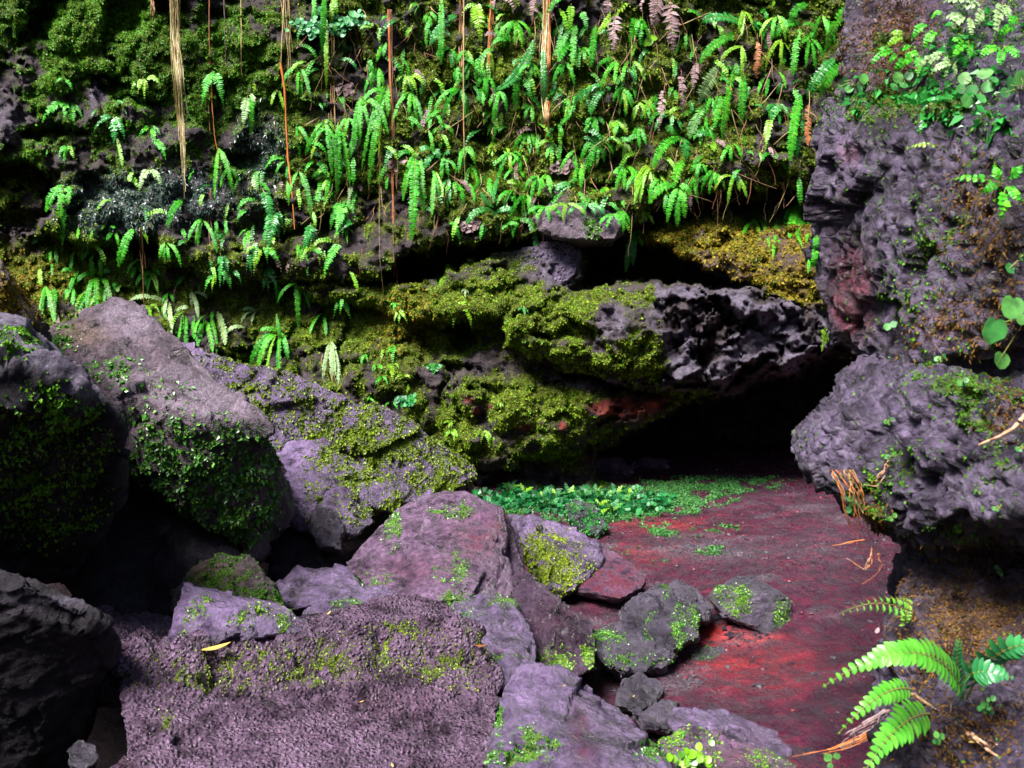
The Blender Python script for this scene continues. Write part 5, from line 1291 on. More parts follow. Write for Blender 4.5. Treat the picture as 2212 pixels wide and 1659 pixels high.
def near_plain(C, st, mt, rows, label, name='fern', out=0.25, lift=0.0):
    ox, oy, k = C
    fr = []
    for (x0, y0, x1, y1, ar, wd) in rows:
        u0, v0, u1, v1 = ox + x0 * k, oy + y0 * k, ox + x1 * k, oy + y1 * k
        Ya = out_y(u0, v0)
        Yb = min(out_y(u1, v1), Ya + 0.1)
        fr.append(mk_frond(u0, v0, u1, v1, ar * k, wd * k, mt, out=out, Y0=Ya - lift, Y1=Yb - lift + 0.03))
    u, v = ox + rows[0][0] * k, oy + rows[0][1] * k
    e = fern(fr, st, mt, u, v, out_y(u, v), group='ferns on the near outcrop', name=name)
    PLANTS[-1]['label'] = label
    return e

near_plain(C3, B_, 'fern_pale', [(2000, 5, 1735, 25, 30, 70), (2010, 20, 1800, 70, 30, 60), (1990, 40, 1955, 165, 10, 70)], 'pale fern at the top of the outcrop spreading to the left', lift=0.03)
near_plain(C3, B_, 'fern_pale', [(2100, 10, 2055, 200, 20, 90), (2110, 20, 2130, 110, 10, 60)], 'pale hanging fern at the top edge of the outcrop', lift=0.03)
near_plain(C3, B_, 'fern', [(1690, 120, 1600, 230, 20, 60), (1740, 160, 1660, 290, 20, 60), (1700, 100, 1770, 60, 20, 50)], 'green fern growing in the brown soil bank of the outcrop', lift=0.03)
near_plain(C3, B_, 'fern', [(1520, 270, 1375, 375, 50, 56), (1510, 280, 1415, 265, 20, 44), (1530, 290, 1480, 360, 20, 40), (1530, 280, 1600, 250, 20, 50)], 'green fern leaning over the outcrop edge beside the soil bank', lift=0.03)
near_plain(C3, B_, 'fern_pale', [(1800, 290, 1640, 400, 50, 60), (1790, 290, 1590, 440, 60, 50), (1800, 300, 1790, 440, 20, 60)], 'pale fern drooping across the middle of the soil bank', lift=0.03)
near_plain(C3, B_, 'fern', [(1900, 230, 1830, 330, 30, 60), (1910, 220, 1920, 320, 10, 70), (1890, 220, 1820, 220, 20, 50)], 'dark green fern above the round leaved plant on the outcrop', lift=0.03)
near_plain(C3, B_, 'fern_yellow', [(1765, 790, 1570, 812, 40, 50)], 'single yellow green frond on the bare grey outcrop face', lift=0.02)
near_plain(C3, B_, 'fern', [(2100, 990, 1785, 990, 60, 66), (2090, 980, 2050, 870, -10, 70), (2110, 980, 2205, 890, 10, 80), (2090, 1000, 1950, 1080, 30, 60), (2110, 1020, 2090, 1260, 30, 80), (2120, 1000, 2190, 1120, 30, 80)], 'spreading fern rosette on the right side of the outcrop', lift=0.04)
near_plain(C6, B_, 'fern_yellow', [(1150, 450, 1120, 570, 30, 90)], 'small bright lacy fern in the gap below the red stained rock', lift=0.02)
near_plain(C3, B_, 'fern_dark', [(1690, 660, 1630, 750, 20, 40)], 'tiny half dead fern under the mossy ledge of the outcrop', lift=0.02)
near_plain(C3, S_, 'fern', [(1090, 1330, 1075, 1460, 10, 34), (1095, 1270, 1085, 1350, 0, 34)], 'narrow fern hanging against the red stained edge of the outcrop', lift=0.0)

near_plain(C3, B_, 'fern', [(1640, 290, 1500, 420, 40, 70), (1650, 280, 1560, 330, 20, 50), (1650, 300, 1640, 420, 10, 60)], 'green fern hanging low in the middle of the soil bank', lift=0.04)
near_plain(C3, B_, 'fern_pale', [(1900, 80, 1800, 200, 30, 70), (1910, 80, 1740, 110, 20, 60), (1920, 90, 1930, 210, 10, 60)], 'pale fern in the upper middle of the soil bank', lift=0.05)
near_plain(C3, B_, 'fern', [(2090, 250, 1970, 330, 40, 70), (2100, 250, 2190, 330, 30, 70), (2100, 260, 2080, 370, 10, 60)], 'green fern right above the large glossy leaf pair', lift=0.05)
near_plain(C3, B_, 'fern_yellow', [(1570, 190, 1450, 290, 30, 50), (1570, 180, 1480, 190, 20, 44)], 'yellow green fern at the left rim of the soil bank', lift=0.03)
near_plain(C3, B_, 'fern_pale', [(1830, 340, 1700, 420, 40, 56), (1840, 340, 1840, 440, 10, 50)], 'pale fern just left of the round leaved plant', lift=0.05)
near_plain(C3, B_, 'fern', [(2180, 130, 2070, 230, 40, 70), (2190, 120, 2120, 60, -10, 60)], 'green fern at the upper right frame corner', lift=0.05)

def round_leaf(center, nrm, rad, heart, g, acc, slot=0):
    nrm = nrm / np.linalg.norm(nrm)
    a = np.cross(nrm, [0.2, 0.1, 1.0])
    a /= np.linalg.norm(a)
    b = np.cross(nrm, a)
    n = 14
    t = np.linspace(0, 2 * math.pi, n, endpoint=False)
    r = rad * (1 + 0.06 * g.normal(size=n))
    if heart:
        r = r * (0.80 + 0.28 * np.cos(t)) * (1 - 0.45 * np.exp(-((t - math.pi) / 0.35) ** 2)) * 1.15
    ring = center + (np.cos(t) * r)[:, None] * b + (np.sin(t) * r * 0.92)[:, None] * a + nrm * (0.12 * r * np.abs(np.sin(t)))[:, None]
    inner = center + ((np.cos(t) * r)[:, None] * b + (np.sin(t) * r * 0.92)[:, None] * a) * 0.5 + nrm * (0.03 * r)[:, None]
    V_ = np.concatenate([ring, inner, center[None]])
    q = np.array([[i, (i + 1) % n, n + (i + 1) % n, n + i] for i in range(n)])
    tr = np.array([[n + i, n + (i + 1) % n, 2 * n] for i in range(n)])
    acc.V.append(V_)
    acc.F += [q + acc.n, tr + acc.n]
    acc.M += [np.full(n, slot), np.full(n, slot)]
    acc.n += len(V_)

def leaf_plant(label, C, base, leaves, Yfun, heart=False, mat='round_leaf', cat='plant', group=None, off=0.04, name='leafy_plant', up=0.5):
    ox, oy, k = C
    bu, bv = ox + base[0] * k, oy + base[1] * k
    Yb = Yfun(bu, bv)
    P0 = at(bu, bv, Yb)
    e = link(name, None, (), None, P0)
    tag(e, label, cat, group)
    for i, (x, y, r) in enumerate(leaves):
        g = np.random.default_rng(abs(int(x * 3 + y * 7)) + i)
        u, v = ox + x * k, oy + y * k
        Yl = min(Yfun(u, v), Yb + 0.05) - off * (0.5 + g.random())
        c = at(u, v, Yl)
        acc = Acc()
        nrm = np.array([0.35 * g.normal(), -1.0, up + 0.3 * g.normal()])
        round_leaf(c, nrm, 0.85 * r * k * Yl / FPX, heart, g, acc)
        lo = link('leaf', acc.mesh('leaf', True, P0), [M[mat]], e)
        mid = (P0 + c) / 2 + np.array([0, -0.01, 0.012])
        TV, TF = tube(np.stack([P0, mid, c]), [0.0022, 0.0018, 0.0012], 4)
        link('stalk', fast_mesh('stalk', TV - P0, TF), [M['rachis']], lo)
    return e

leaf_plant('round leaved plant in a cluster on the mossy top of the outcrop', C3, (1950, 520), [(1890, 425, 42), (2000, 400, 48), (2015, 470, 42), (1930, 490, 40), (1900, 545, 44), (1980, 530, 38), (1870, 480, 30), (2050, 430, 30)], out_y, off=0.06)
leaf_plant('large glossy leaf pair at the right frame edge above the ledge', C3, (2190, 520), [(2140, 460, 60), (2195, 420, 46), (2110, 500, 34)], out_y, off=0.06, mat='round_leaf')
leaf_plant('small leafy plant at the left tip of the outcrop top', C3, (1300, 470), [(1345, 425, 36), (1240, 440, 34), (1265, 480, 32), (1320, 470, 26), (1215, 470, 24)], out_y, off=0.03)
leaf_plant('small plant with dark rounded leaves among the outcrop ferns', C3, (1560, 450), [(1530, 420, 40), (1560, 460, 32), (1590, 410, 28), (1510, 470, 30)], out_y, off=0.04)
leaf_plant('plant with three big heart shaped leaves at the right frame edge', C6, (2205, 420), [(2150, 310, 84), (2055, 430, 92), (2205, 385, 40), (2090, 600, 64)], out_y, heart=True, off=0.10)
leaf_plant('pale green oval leaf sprout near the right frame edge', C6, (2190, 90), [(2135, 122, 38), (2195, 60, 26)], out_y, off=0.04)
for i, (x, y, r, lb) in enumerate([(1490, 432, 26, 'bright two leaved sprout beside the red stained rock'), (1760, 605, 20, 'tiny sprout on the brown middle of the outcrop'), (1880, 735, 20, 'tiny bright sprout above the dark crack of the outcrop'),
                                   (1480, 945, 16, 'tiny sprout high on the grey prow'), (1490, 1135, 18, 'tiny sprout with a root trailing below it on the grey prow'), (2065, 1412, 16, 'pale two leaved sprout in the dark undercut'),
                                   (1495, 1465, 18, 'pale sprout under the grey prow'), (2190, 1090, 18, 'small sprout at the right edge of the grey prow')]):
    leaf_plant(lb, C6, (x, y + 24), [(x - 16, y + 6, r), (x + 18, y - 8, r), (x + 2, y + 14, r * 0.7)], out_y, off=0.02, name='sprout', cat='sprout')
leaf_plant('pale sprout low on the orange brown bank', C9, (1815, 500), [(1800, 455, 18), (1815, 480, 20), (1830, 500, 14)], out_y, off=0.02, name='sprout', cat='sprout')
leaf_plant('bunch of pale oval leaves hanging below the grey prow', C6, (1270, 1420), [(1240, 1360, 18), (1275, 1365, 22), (1285, 1400, 20), (1265, 1425, 24), (1300, 1385, 16), (1290, 1440, 16)], out_y, off=0.03)
leaf_plant('clover like plant with small round leaves in the lower right corner', C9, (1740, 1330), [(1720, 1280, 26), (1750, 1290, 26), (1735, 1310, 28), (1765, 1320, 26), (1700, 1300, 22), (1780, 1240, 22), (1750, 1250, 18)], lambda u, v: out_y(u, v) - 0.06, off=0.03)
leaf_plant('small bluish leaved plant under the near fern', C9, (1460, 1530), [(1440, 1460, 26), (1475, 1470, 24), (1450, 1500, 26), (1480, 1510, 22), (1430, 1500, 18)], lambda u, v: out_y(u, v) - 0.10, off=0.03)
leaf_plant('chain of tiny round leaves trailing at the bottom edge', C9, (1330, 1650), [(1320, 1550, 18), (1345, 1560, 16), (1315, 1590, 18), (1340, 1600, 18), (1350, 1630, 16), (1320, 1640, 18), (1330, 1575, 14)], lambda u, v: 2.05, off=0.02)
leaf_plant('single heart shaped bright leaf plant on the orange runners', C9, (800, 1620), [(790, 1585, 36), (845, 1580, 30), (805, 1640, 24)], lambda u, v: 2.55, heart=True, off=0.03)

def near_frond(parent, origin, p0, p1, p2, width, n, mt, g, facing, s0=0.06):
    """near fern: every leaflet is a piece of its own"""
    ns = 20
    t = np.linspace(0, 1, ns)[:, None]
    C_ = (1 - t) ** 2 * p0 + 2 * t * (1 - t) * p1 + t * t * p2
    TV, TF = tube(C_, np.linspace(0.0032, 0.0008, ns), 5)
    fr = link('frond', fast_mesh('frond', TV - origin, TF), [M['rachis']], parent)
    L = np.linalg.norm(np.diff(C_, axis=0), axis=1).sum()
    for i, s in enumerate(np.linspace(s0, 0.985, n)):
        B_0 = (1 - s) ** 2 * p0 + 2 * s * (1 - s) * p1 + s * s * p2
        T = 2 * (1 - s) * (p1 - p0) + 2 * s * (p2 - p1)
        T /= np.linalg.norm(T)
        side = np.cross(T, facing)
        side /= np.linalg.norm(side)
        upv = np.cross(side, T)
        if upv @ facing < 0:
            upv = -upv
        prof = min(1, 0.7 + 1.5 * s) * (1 - max(0, (s - 0.30) / 0.70) ** 1.25 * 0.90)
        for sg in (-1, 1):
            l = width * 0.5 * prof * (1 + 0.07 * g.normal())
            d = side * sg + T * (0.30 + 0.5 * s + 0.06 * g.normal()) + upv * (0.10 + 0.08 * g.normal())
            d /= np.linalg.norm(d)
            e = np.cross(upv, d)
            e /= np.linalg.norm(e)
            w = min(L * (0.985 - s0) / n * 0.50, l * 0.35)
            m = 7
            a = np.linspace(0, 1, m)
            ww = w * np.array([0.55, 0.95, 1.05, 1.0, 0.88, 0.62, 0.06])
            cen = B_0 + d * (a * l)[:, None] - upv * (0.16 * l * a ** 2)[:, None]
            eL = cen + e * ww[:, None] + upv * (ww * 0.28)[:, None]
            eR = cen - e * ww[:, None] + upv * (ww * 0.28)[:, None]
            VV = np.concatenate([cen, eL, eR]) - origin
            q = []
            for j in range(m - 1):
                q += [[j, j + 1, m + j + 1, m + j], [j, 2 * m + j, 2 * m + j + 1, j + 1]]
            link('leaflet', fast_mesh('leaflet', VV, np.array(q)), [M[mt]], fr)
    return fr

def c9(x, y, Y):
    return at(C9[0] + x * C9[2], C9[1] + y * C9[2], Y)
near_leaf_mats = 'near_fern_leaf'
M['near_fern_leaf'] = leaf_mat('near_fern_leaf', [(0, (0.05, 0.26, 0.02)), (0.5, (0.08, 0.36, 0.025)), (1, (0.15, 0.42, 0.04))], 0.38, 0.25, 0.6)
M['near_fern_dark'] = leaf_mat('near_fern_dark', [(0, (0.015, 0.12, 0.04)), (0.5, (0.025, 0.18, 0.05)), (1, (0.04, 0.24, 0.06))], 0.35, 0.2, 0.6)
g0 = np.random.default_rng(99)
origin = c9(1600, 1250, 2.02)
nf = link('near_fern', None, (), None, origin)
tag(nf, 'large bright green fern with one long arching frond, nearest plant on the right', 'fern', 'ferns on the near outcrop')
near_frond(nf, origin, c9(1600, 1230, 2.0), c9(1430, 700, 1.72), c9(755, 1175, 1.85), 0.088, 25, 'near_fern_leaf', g0, np.array([0.05, -0.75, 0.66]), 0.10)
near_frond(nf, origin, c9(1600, 1240, 2.0), c9(1560, 1000, 1.85), c9(1900, 1120, 1.85), 0.11, 15, 'near_fern_dark', g0, np.array([0.05, -0.8, 0.6]), 0.12)
near_frond(nf, origin, c9(1620, 1240, 2.0), c9(1780, 860, 1.85), c9(2080, 930, 1.8), 0.10, 14, 'near_fern_dark', g0, np.array([0.05, -0.8, 0.6]), 0.14)
near_frond(nf, origin, c9(1590, 1240, 2.02), c9(1540, 1010, 1.95), c9(1580, 880, 1.95), 0.06, 12, 'near_fern_dark', g0, np.array([0.05, -0.85, 0.5]), 0.2)
origin = c9(1400, 1330, 2.05)
nf = link('near_fern', None, (), None, origin)
tag(nf, 'bright green fern drooping into the bottom edge under the longest arching frond', 'fern', 'ferns on the near outcrop')
near_frond(nf, origin, c9(1290, 1190, 2.05), c9(1130, 1130, 1.92), c9(850, 1455, 1.95), 0.058, 15, 'near_fern_leaf', g0, np.array([0.0, -0.8, 0.6]), 0.08)
near_frond(nf, origin, c9(1400, 1335, 2.02), c9(1200, 1330, 1.85), c9(990, 1720, 1.78), 0.090, 17, 'near_fern_leaf', g0, np.array([0.05, -0.8, 0.6]), 0.08)

# lacy twice divided fern over the red floor
def lacy(label, p0, p1, p2, n, wid, mt, base):
    e = link('lacy_fern', None, (), None, base)
    tag(e, label, 'fern', 'ferns on the near outcrop')
    acc0 = Acc()
    t = np.linspace(0, 1, 12)[:, None]
    C_ = (1 - t) ** 2 * p0 + 2 * t * (1 - t) * p1 + t * t * p2
    TV, TF = tube(C_, np.linspace(0.0022, 0.0006, 12), 4)
    fr = link('frond', fast_mesh('frond', TV - base, TF), [M['rachis']], e)
    fac = np.array([0.0, -0.8, 0.6])
    for i, s in enumerate(np.linspace(0.12, 0.97, n)):
        b0 = (1 - s) ** 2 * p0 + 2 * s * (1 - s) * p1 + s * s * p2
        T = 2 * (1 - s) * (p1 - p0) + 2 * s * (p2 - p1)
        T /= np.linalg.norm(T)
        side = np.cross(T, fac)
        side /= np.linalg.norm(side)
        for sg in (-1, 1):
            l = wid * 0.5 * (1 - 0.85 * s ** 1.2)
            d = side * sg + 0.35 * T
            d /= np.linalg.norm(d)
            q2 = b0 + d * l + np.array([0, 0, -0.12 * l])
            q1 = (b0 + q2) / 2 + np.array([0, -0.02, 0.08 * l])
            acc = Acc()
            frond_mesh(b0, q1, q2, l * 0.42, 'broad', fac, np.random.default_rng(i * 3 + sg + 1), acc, pinnae=9)
            link('leaflet', acc.mesh('leaflet', False, base), [M[mt], M['rachis']], fr)
    return e
lacy('small lacy fern reaching left over the red floor from the outcrop', c9(1300, 740, 2.35), c9(1120, 600, 2.2), c9(860, 732, 2.3), 11, 0.075, 'fern', c9(1300, 760, 2.4))
lacy('short lacy frond pointing up at the foot of the outcrop', c9(1300, 700, 2.42), c9(1260, 640, 2.35), c9(1145, 640, 2.35), 8, 0.05, 'fern_yellow', c9(1310, 700, 2.42))
lacy('short lacy frond standing above the longest arching frond', c9(1240, 800, 2.3), c9(1260, 720, 2.25), c9(1280, 660, 2.3), 7, 0.05, 'fern_yellow', c9(1240, 810, 2.3))

# ------------------------------------------------------------------ maidenhair ferns and other small leafy plants
def fans(label, u, v, size, n, mat, Yb=None, name='maidenhair_fern', cat='fern', group=None, leaf=5.0, down=0.7):
    Yb = float(wall_y(u, v)) if Yb is None else Yb
    P0 = at(u, v, Yb)
    sc = Yb / FPX
    g = np.random.default_rng(abs(int(u + v * 3)))
    e = link(name, None, (), None, P0)
    tag(e, label, cat, group)
    for k in range(5):
        acc = Acc()
        a = R(-70 + 35 * k + g.normal() * 8)
        ln = size * sc * (0.7 + 0.4 * g.random())
        tip = P0 + np.array([math.sin(a) * ln * 0.8, -0.10 * ln - 0.06, -math.cos(a) * ln * down + 0.1 * ln])
        mid = (P0 + tip) / 2 + np.array([0, -0.05, 0.18 * ln])
        t = np.linspace(0, 1, 8)[:, None]
        C_ = (1 - t) ** 2 * P0 + 2 * t * (1 - t) * mid + t * t * tip
        TV, TF = tube(C_, 0.0022, 3)
        acc.add(TV, TF, 1)
        for q in range(n // 5):
            s = 0.2 + 0.8 * g.random()
            c = (1 - s) ** 2 * P0 + 2 * s * (1 - s) * mid + s * s * tip + g.normal(size=3) * np.array([0.12, 0.06, 0.12]) * ln
            c[1] = min(c[1], Yb + 0.0)
            round_leaf(c, np.array([0.4 * g.normal(), -1, 0.4 + 0.4 * g.normal()]), leaf * sc * (0.7 + 0.6 * g.random()), False, g, acc)
        link('frond', acc.mesh('frond', False, P0), [M[mat], M['root_dark']], e)
    return e
M['maiden'] = leaf_mat('maidenhair_leaf', [(0, (0.03, 0.20, 0.07)), (0.5, (0.06, 0.28, 0.09)), (1, (0.10, 0.34, 0.10))], 0.5, 0.3)
def c2(x, y):
    return C2[0] + x * C2[2], C2[1] + y * C2[2]
fans('blue green maidenhair fern beside the long hanging fronds at the top', *c2(230, 130), 60, 130, 'maiden')
fans('blue green maidenhair fern below the long hanging fronds', *c2(180, 300), 52, 90, 'maiden')
fans('loose maidenhair fern left of the long hanging fronds', *c2(20, 160), 46, 80, 'maiden')
fans('pinkish dead maidenhair fern under the green one', *c2(300, 345), 46, 90, 'fern_dead')
fans('small withered maidenhair tuft above the long sword fern', *c2(250, 560), 28, 50, 'fern_dead')
fans('withered tuft hanging at the lip of the black slot', *c2(1040, 1420), 26, 50, 'fern_dead')
fans('pale dead tuft beside the thick hanging fern', *c2(570, 1040), 24, 40, 'fern_dead')
fans('small turquoise fern bush above the end of the long slab', C5[0] + 630 * C5[2], C5[1] + 1090 * C5[2], 30, 90, 'emerald', leaf=4.5)
fans('small turquoise leaf tuft on the cliff above the red spots', C5[0] + 805 * C5[2], C5[1] + 890 * C5[2], 16, 30, 'emerald', leaf=4.5)
fans('reddish scrubby tuft in the fern bank under the root bundle', *c2(1610, 1040), 40, 80, 'fern_dead')

def wy(u, v):
    return float(wall_y(u, v))
leaf_plant('yellow heart leaved plant between the brown dead fronds', C3, (195, 215), [(190, 215, 30), (215, 200, 22), (170, 235, 20)], wy, heart=True, mat='fern_yellow', off=0.08)

# upright seedlings on the cave floor
def floor_y(u, v):
    return on_floor(u, v)[1]
def c10(x, y):
    return C10[0] + x * C10[2], C10[1] + y * C10[2]
for i, (x, y, hh, lb) in enumerate([(700, 500, 120, 'tallest round leaved seedling standing above the emerald herbs'), (735, 500, 60, 'short round leaved seedling right of the tallest one'), (800, 560, 60, 'seedling with two hanging round leaves on the floor'), (858, 590, 66, 'rightmost round leaved seedling at the edge of the red clay')]):
    u, v = c10(x, y)
    P0 = on_floor(u, v)
    sc = P0[1] / FPX * C10[2]
    e = link('seedling', None, (), None, P0)
    tag(e, lb, 'seedling', 'seedlings on the cave floor')
    g = np.random.default_rng(i + 5)
    TV, TF = tube(np.stack([P0, P0 + [0.01, 0, hh * sc * 0.5], P0 + [0, -0.01, hh * sc]]), [0.004, 0.003, 0.002], 4)
    link('stalk', fast_mesh('stalk', TV - P0, TF), [M['rachis']], e)
    for q in (-1, 0, 1):
        acc = Acc()
        round_leaf(P0 + np.array([q * 20 * sc, -0.02, hh * sc + 8 * sc * (1 - abs(q))]), np.array([0.3 * q, -0.8, 0.8]), 17 * sc, False, g, acc)
        link('leaf', acc.mesh('leaf', True, P0), [M['emerald']], e)
ORD = 'first second third fourth fifth sixth seventh eighth ninth tenth eleventh twelfth thirteenth fourteenth fifteenth sixteenth'.split()
herb = [(60, 480), (150, 470), (250, 470), (340, 470), (420, 450), (480, 480), (560, 460), (610, 500), (430, 540), (330, 540), (120, 530), (540, 560), (430, 610), (660, 470), (-150, 420), (-60, 440)]
for i, (x, y) in enumerate(herb):
    u, v = c10(x, y)
    P0 = on_floor(u, v)
    g = np.random.default_rng(i + 50)
    e = link('herb', None, (), None, P0)
    rank = sorted(range(len(herb)), key=lambda q: herb[q][0]).index(i)
    tag(e, 'emerald herb with lobed leaves at the cliff foot, %s from left of sixteen' % (ORD[rank]), 'herb', 'emerald herbs at the cliff foot')
    for k in range(7):
        acc = Acc()
        a = 2 * math.pi * k / 7 + g.normal() * 0.3
        ln = 0.07 + 0.06 * g.random()
        tip = P0 + np.array([math.cos(a) * ln, math.sin(a) * ln - 0.03, ln * (0.7 + 0.5 * g.random())])
        mid = (P0 + tip) / 2 + np.array([0, 0, 0.05])
        frond_mesh(P0, mid, tip, ln * 0.6, 'broad', np.array([0.0, -0.6, 0.8]), g, acc, pinnae=7)
        link('leaf', acc.mesh('leaf', False, P0), [M['emerald'] if g.random() < 0.8 else M['fern_yellow'], M['rachis']], e)
u, v = C8[0] + 1800 * C8[2], C8[1] + 1640 * C8[2]
e = link('leafy_plant', None, (), None, at(u, v, 2.98))
tag(e, 'bright lime leafy plant on the mossy rock at the bottom edge', 'plant')
g = np.random.default_rng(3)
for k in range(26):
    acc = Acc()
    c = at(u + g.normal() * 22, v + g.normal() * 14 - 14, 2.95 - 0.05 * g.random())
    round_leaf(c, np.array([0.5 * g.normal(), -1, 0.8]), 0.012 + 0.008 * g.random(), g.random() < 0.5, g, acc)
    link('leaf', acc.mesh('leaf', True, at(u, v, 2.98)), [M['fern_yellow'] if k % 3 else M['liverwort']], e)

# ------------------------------------------------------------------ hanging roots
def root(label, C, path, n, width, mats, rad=0.004, gap=0.06, name='hanging_root', cat='root', jitter=1.0, taper=0.5, splay=0.0, Yfun=None, seed=0):
    """path: list of positions (crop px); n strands over a bundle of the given width (crop px)"""
    ox, oy, k = C
    Yfun = Yfun or wy
    pts = np.array([(ox + x * k, oy + y * k) for x, y in path])
    Ys = np.array([Yfun(u, v) for u, v in pts])
    Ytop = np.minimum.accumulate(Ys[::-1])[::-1] if name != 'runner' else Ys
    Yp = np.minimum(Ys, Ys.min() + 0.25) - gap
    P0 = at(pts[0, 0], pts[0, 1], Yp[0])
    e = link(name, None, (), None, P0)
    tag(e, label, cat)
    g = np.random.default_rng(seed + abs(int(pts[0, 0])))
    tt = np.linspace(0, 1, len(pts))
    ts = np.linspace(0, 1, 26)
    for s in range(n):
        acc = Acc()
        end = 1.0 if s == 0 else 0.55 + 0.45 * g.random()
        tq = ts * end
        uu_ = np.interp(tq, tt, pts[:, 0])
        vv_ = np.interp(tq, tt, pts[:, 1])
        yy_ = np.interp(tq, tt, Yp)
        off = (g.random() - 0.5) * width * k
        wv = np.cumsum(g.normal(size=26)) * 0.8 * jitter
        wv -= wv[0]
        wv = wv + 5.0 * jitter * (0.5 if n > 8 else 1.0) * (np.sin(tq * g.uniform(3, 7) + g.uniform(0, 6)) - math.sin(0)) * np.minimum(1, tq * 4)
        uu_ = uu_ + off * (1 - taper * tq) + wv * (0.6 if n > 1 else 0.4) + splay * k * off * np.clip(tq - 0.75, 0, 1) * 0.6
        pw = at(uu_, vv_, yy_ - 0.02 * g.random() + 0.01 * np.cumsum(g.normal(size=26)) * 0.3)
        r = rad * (0.5 + 0.6 * g.random()) * (1 - 0.6 * tq) * (1 + 0.15 * g.normal(size=26))
        TV, TF = tube(pw, r, 5)
        acc.add(TV, TF, 0)
        link('strand', acc.mesh('strand', True, P0), [M[mats[s % len(mats)]]], e)
    return e
root('thick bundle of tan aerial roots hanging down the left part of the cliff', C1, [(1105, -80), (1110, 200), (1130, 500), (1145, 750), (1160, 1000), (1172, 1260)], 26, 66, ['root_tan', 'root_white', 'root_tan'], 0.0045, taper=0.75, gap=0.22, jitter=1.6)
root('thin root turning orange below a fern, right of the tan bundle', C1, [(1318, -80), (1330, 300), (1338, 620), (1350, 850), (1385, 1040)], 2, 6, ['root_orange', 'root_red'], 0.006)
root('dark thin root between the tan bundle and the long orange root', C1, [(1415, -80), (1435, 260), (1460, 560)], 2, 10, ['root_dark'], 0.006)
root('single thin yellowish root left of the long orange root', C1, [(1522, -80), (1535, 300), (1540, 470), (1560, 540)], 1, 2, ['root_tan'], 0.005)
root('short reddish root hanging from the top, left of the tan bundle', C1, [(962, -60), (964, 60), (968, 130)], 4, 14, ['root_red'], 0.007)
root('long bright orange root hanging straight down the cliff', C1, [(1775, 395), (1800, 560), (1815, 800), (1830, 1020), (1850, 1220), (1862, 1450)], 1, 0, ['root_orange'], 0.018, gap=0.12, jitter=0.9)
root('pale bundle of thin roots behind the long orange root', C1, [(1800, -80), (1815, 150), (1832, 330), (1830, 520)], 14, 60, ['root_tan', 'root_dark', 'root_tan'], 0.004)
root('thin golden root ending at the top of the long orange root', C1, [(1788, -80), (1795, 180), (1780, 400)], 1, 0, ['root_tan'], 0.008, gap=0.1)
root('long tan brown root line in front of the left fern bank', C1, [(2108, -80), (2110, 300), (2105, 560), (2118, 900), (2122, 1250), (2125, 1560)], 5, 14, ['root_tan', 'root_red'], 0.006)
root('red brown root cluster hanging left of the thick hanging fern', C2, [(522, 60), (530, 350), (538, 700), (545, 1000), (552, 1350), (556, 1660)], 9, 24, ['root_red', 'root_red', 'root_orange'], 0.006, taper=0.4)
root('long thin golden root hanging in the middle of the fern bank', C2, [(990, -80), (990, 400), (992, 750), (996, 1000), (1000, 1130)], 2, 4, ['root_tan', 'root_orange'], 0.008, gap=0.1, jitter=0.5)
root('faded red brown root left of the golden root', C2, [(968, -80), (970, 150), (972, 420), (978, 520)], 7, 16, ['root_red'], 0.006)
root('broad reddish root strip right of the golden root', C2, [(1166, -80), (1166, 200), (1165, 420), (1163, 620)], 8, 18, ['root_red', 'root_orange'], 0.006)
root('orange and white root bundle with a splayed end in the fern bank', C2, [(1520, -40), (1518, 200), (1514, 420), (1512, 620), (1520, 740), (1525, 900)], 30, 56, ['root_orange', 'root_white', 'root_orange', 'root_tan', 'root_white'], 0.007, gap=0.10, taper=0.85, splay=14)
root('thin pale root dropping past the black slot', C2, [(460, 950), (462, 1250), (465, 1640), (480, 1900)], 1, 2, ['root_tan'], 0.004)
root('hair thin root hanging right of the thick hanging fern', C2, [(815, 1150), (818, 1300), (815, 1460)], 2, 5, ['root_tan'], 0.004)
root('red thread like root ending on the mossy band below the slot', C5, [(548, 120), (552, 260), (556, 390)], 2, 5, ['root_red', 'root_orange'], 0.005)
root('pair of reddish threads left of the mossy band', C5, [(345, 150), (340, 280), (338, 400)], 2, 10, ['root_red'], 0.004)
root('yellow dry stalks hanging below the pale fern over the long slab', C4, [(2130, 820), (2140, 920), (2150, 1040)], 7, 190, ['root_tan', 'rachis'], 0.004, taper=0.1)
root('dark thread hanging from the ledge above the small fern cluster', C4, [(895, 30), (905, 240), (915, 480), (920, 540)], 1, 2, ['root_red'], 0.005)
root('thin red stem under the glossy ferns left of the mossy band', C1, [(1335, 1200), (1337, 1400), (1340, 1650)], 2, 6, ['root_red'], 0.005)
root('thin brown stalk dangling under the yellow fern near the left ledge', C1, [(890, 1450), (900, 1560), (905, 1720)], 2, 5, ['root_red'], 0.005)
for i, (x, y0, y1, lb) in enumerate([(450, 980, 1130, 'first'), (560, 1030, 1160, 'second'), (625, 1020, 1210, 'third'), (715, 1030, 1150, 'fourth'), (820, 990, 1190, 'fifth'), (905, 990, 1150, 'sixth'), (970, 960, 1080, 'seventh')]):
    root('thin root under the right overhang, %s from the left of seven' % lb, C3, [(x, y0), (x + 8 * math.sin(i * 2), (y0 + y1) / 2), (x + 10 * math.cos(i * 3), y1)], 2 if i % 2 else 1, 8, ['root_dark', 'root_red'], 0.005, jitter=2.2, gap=0.25)

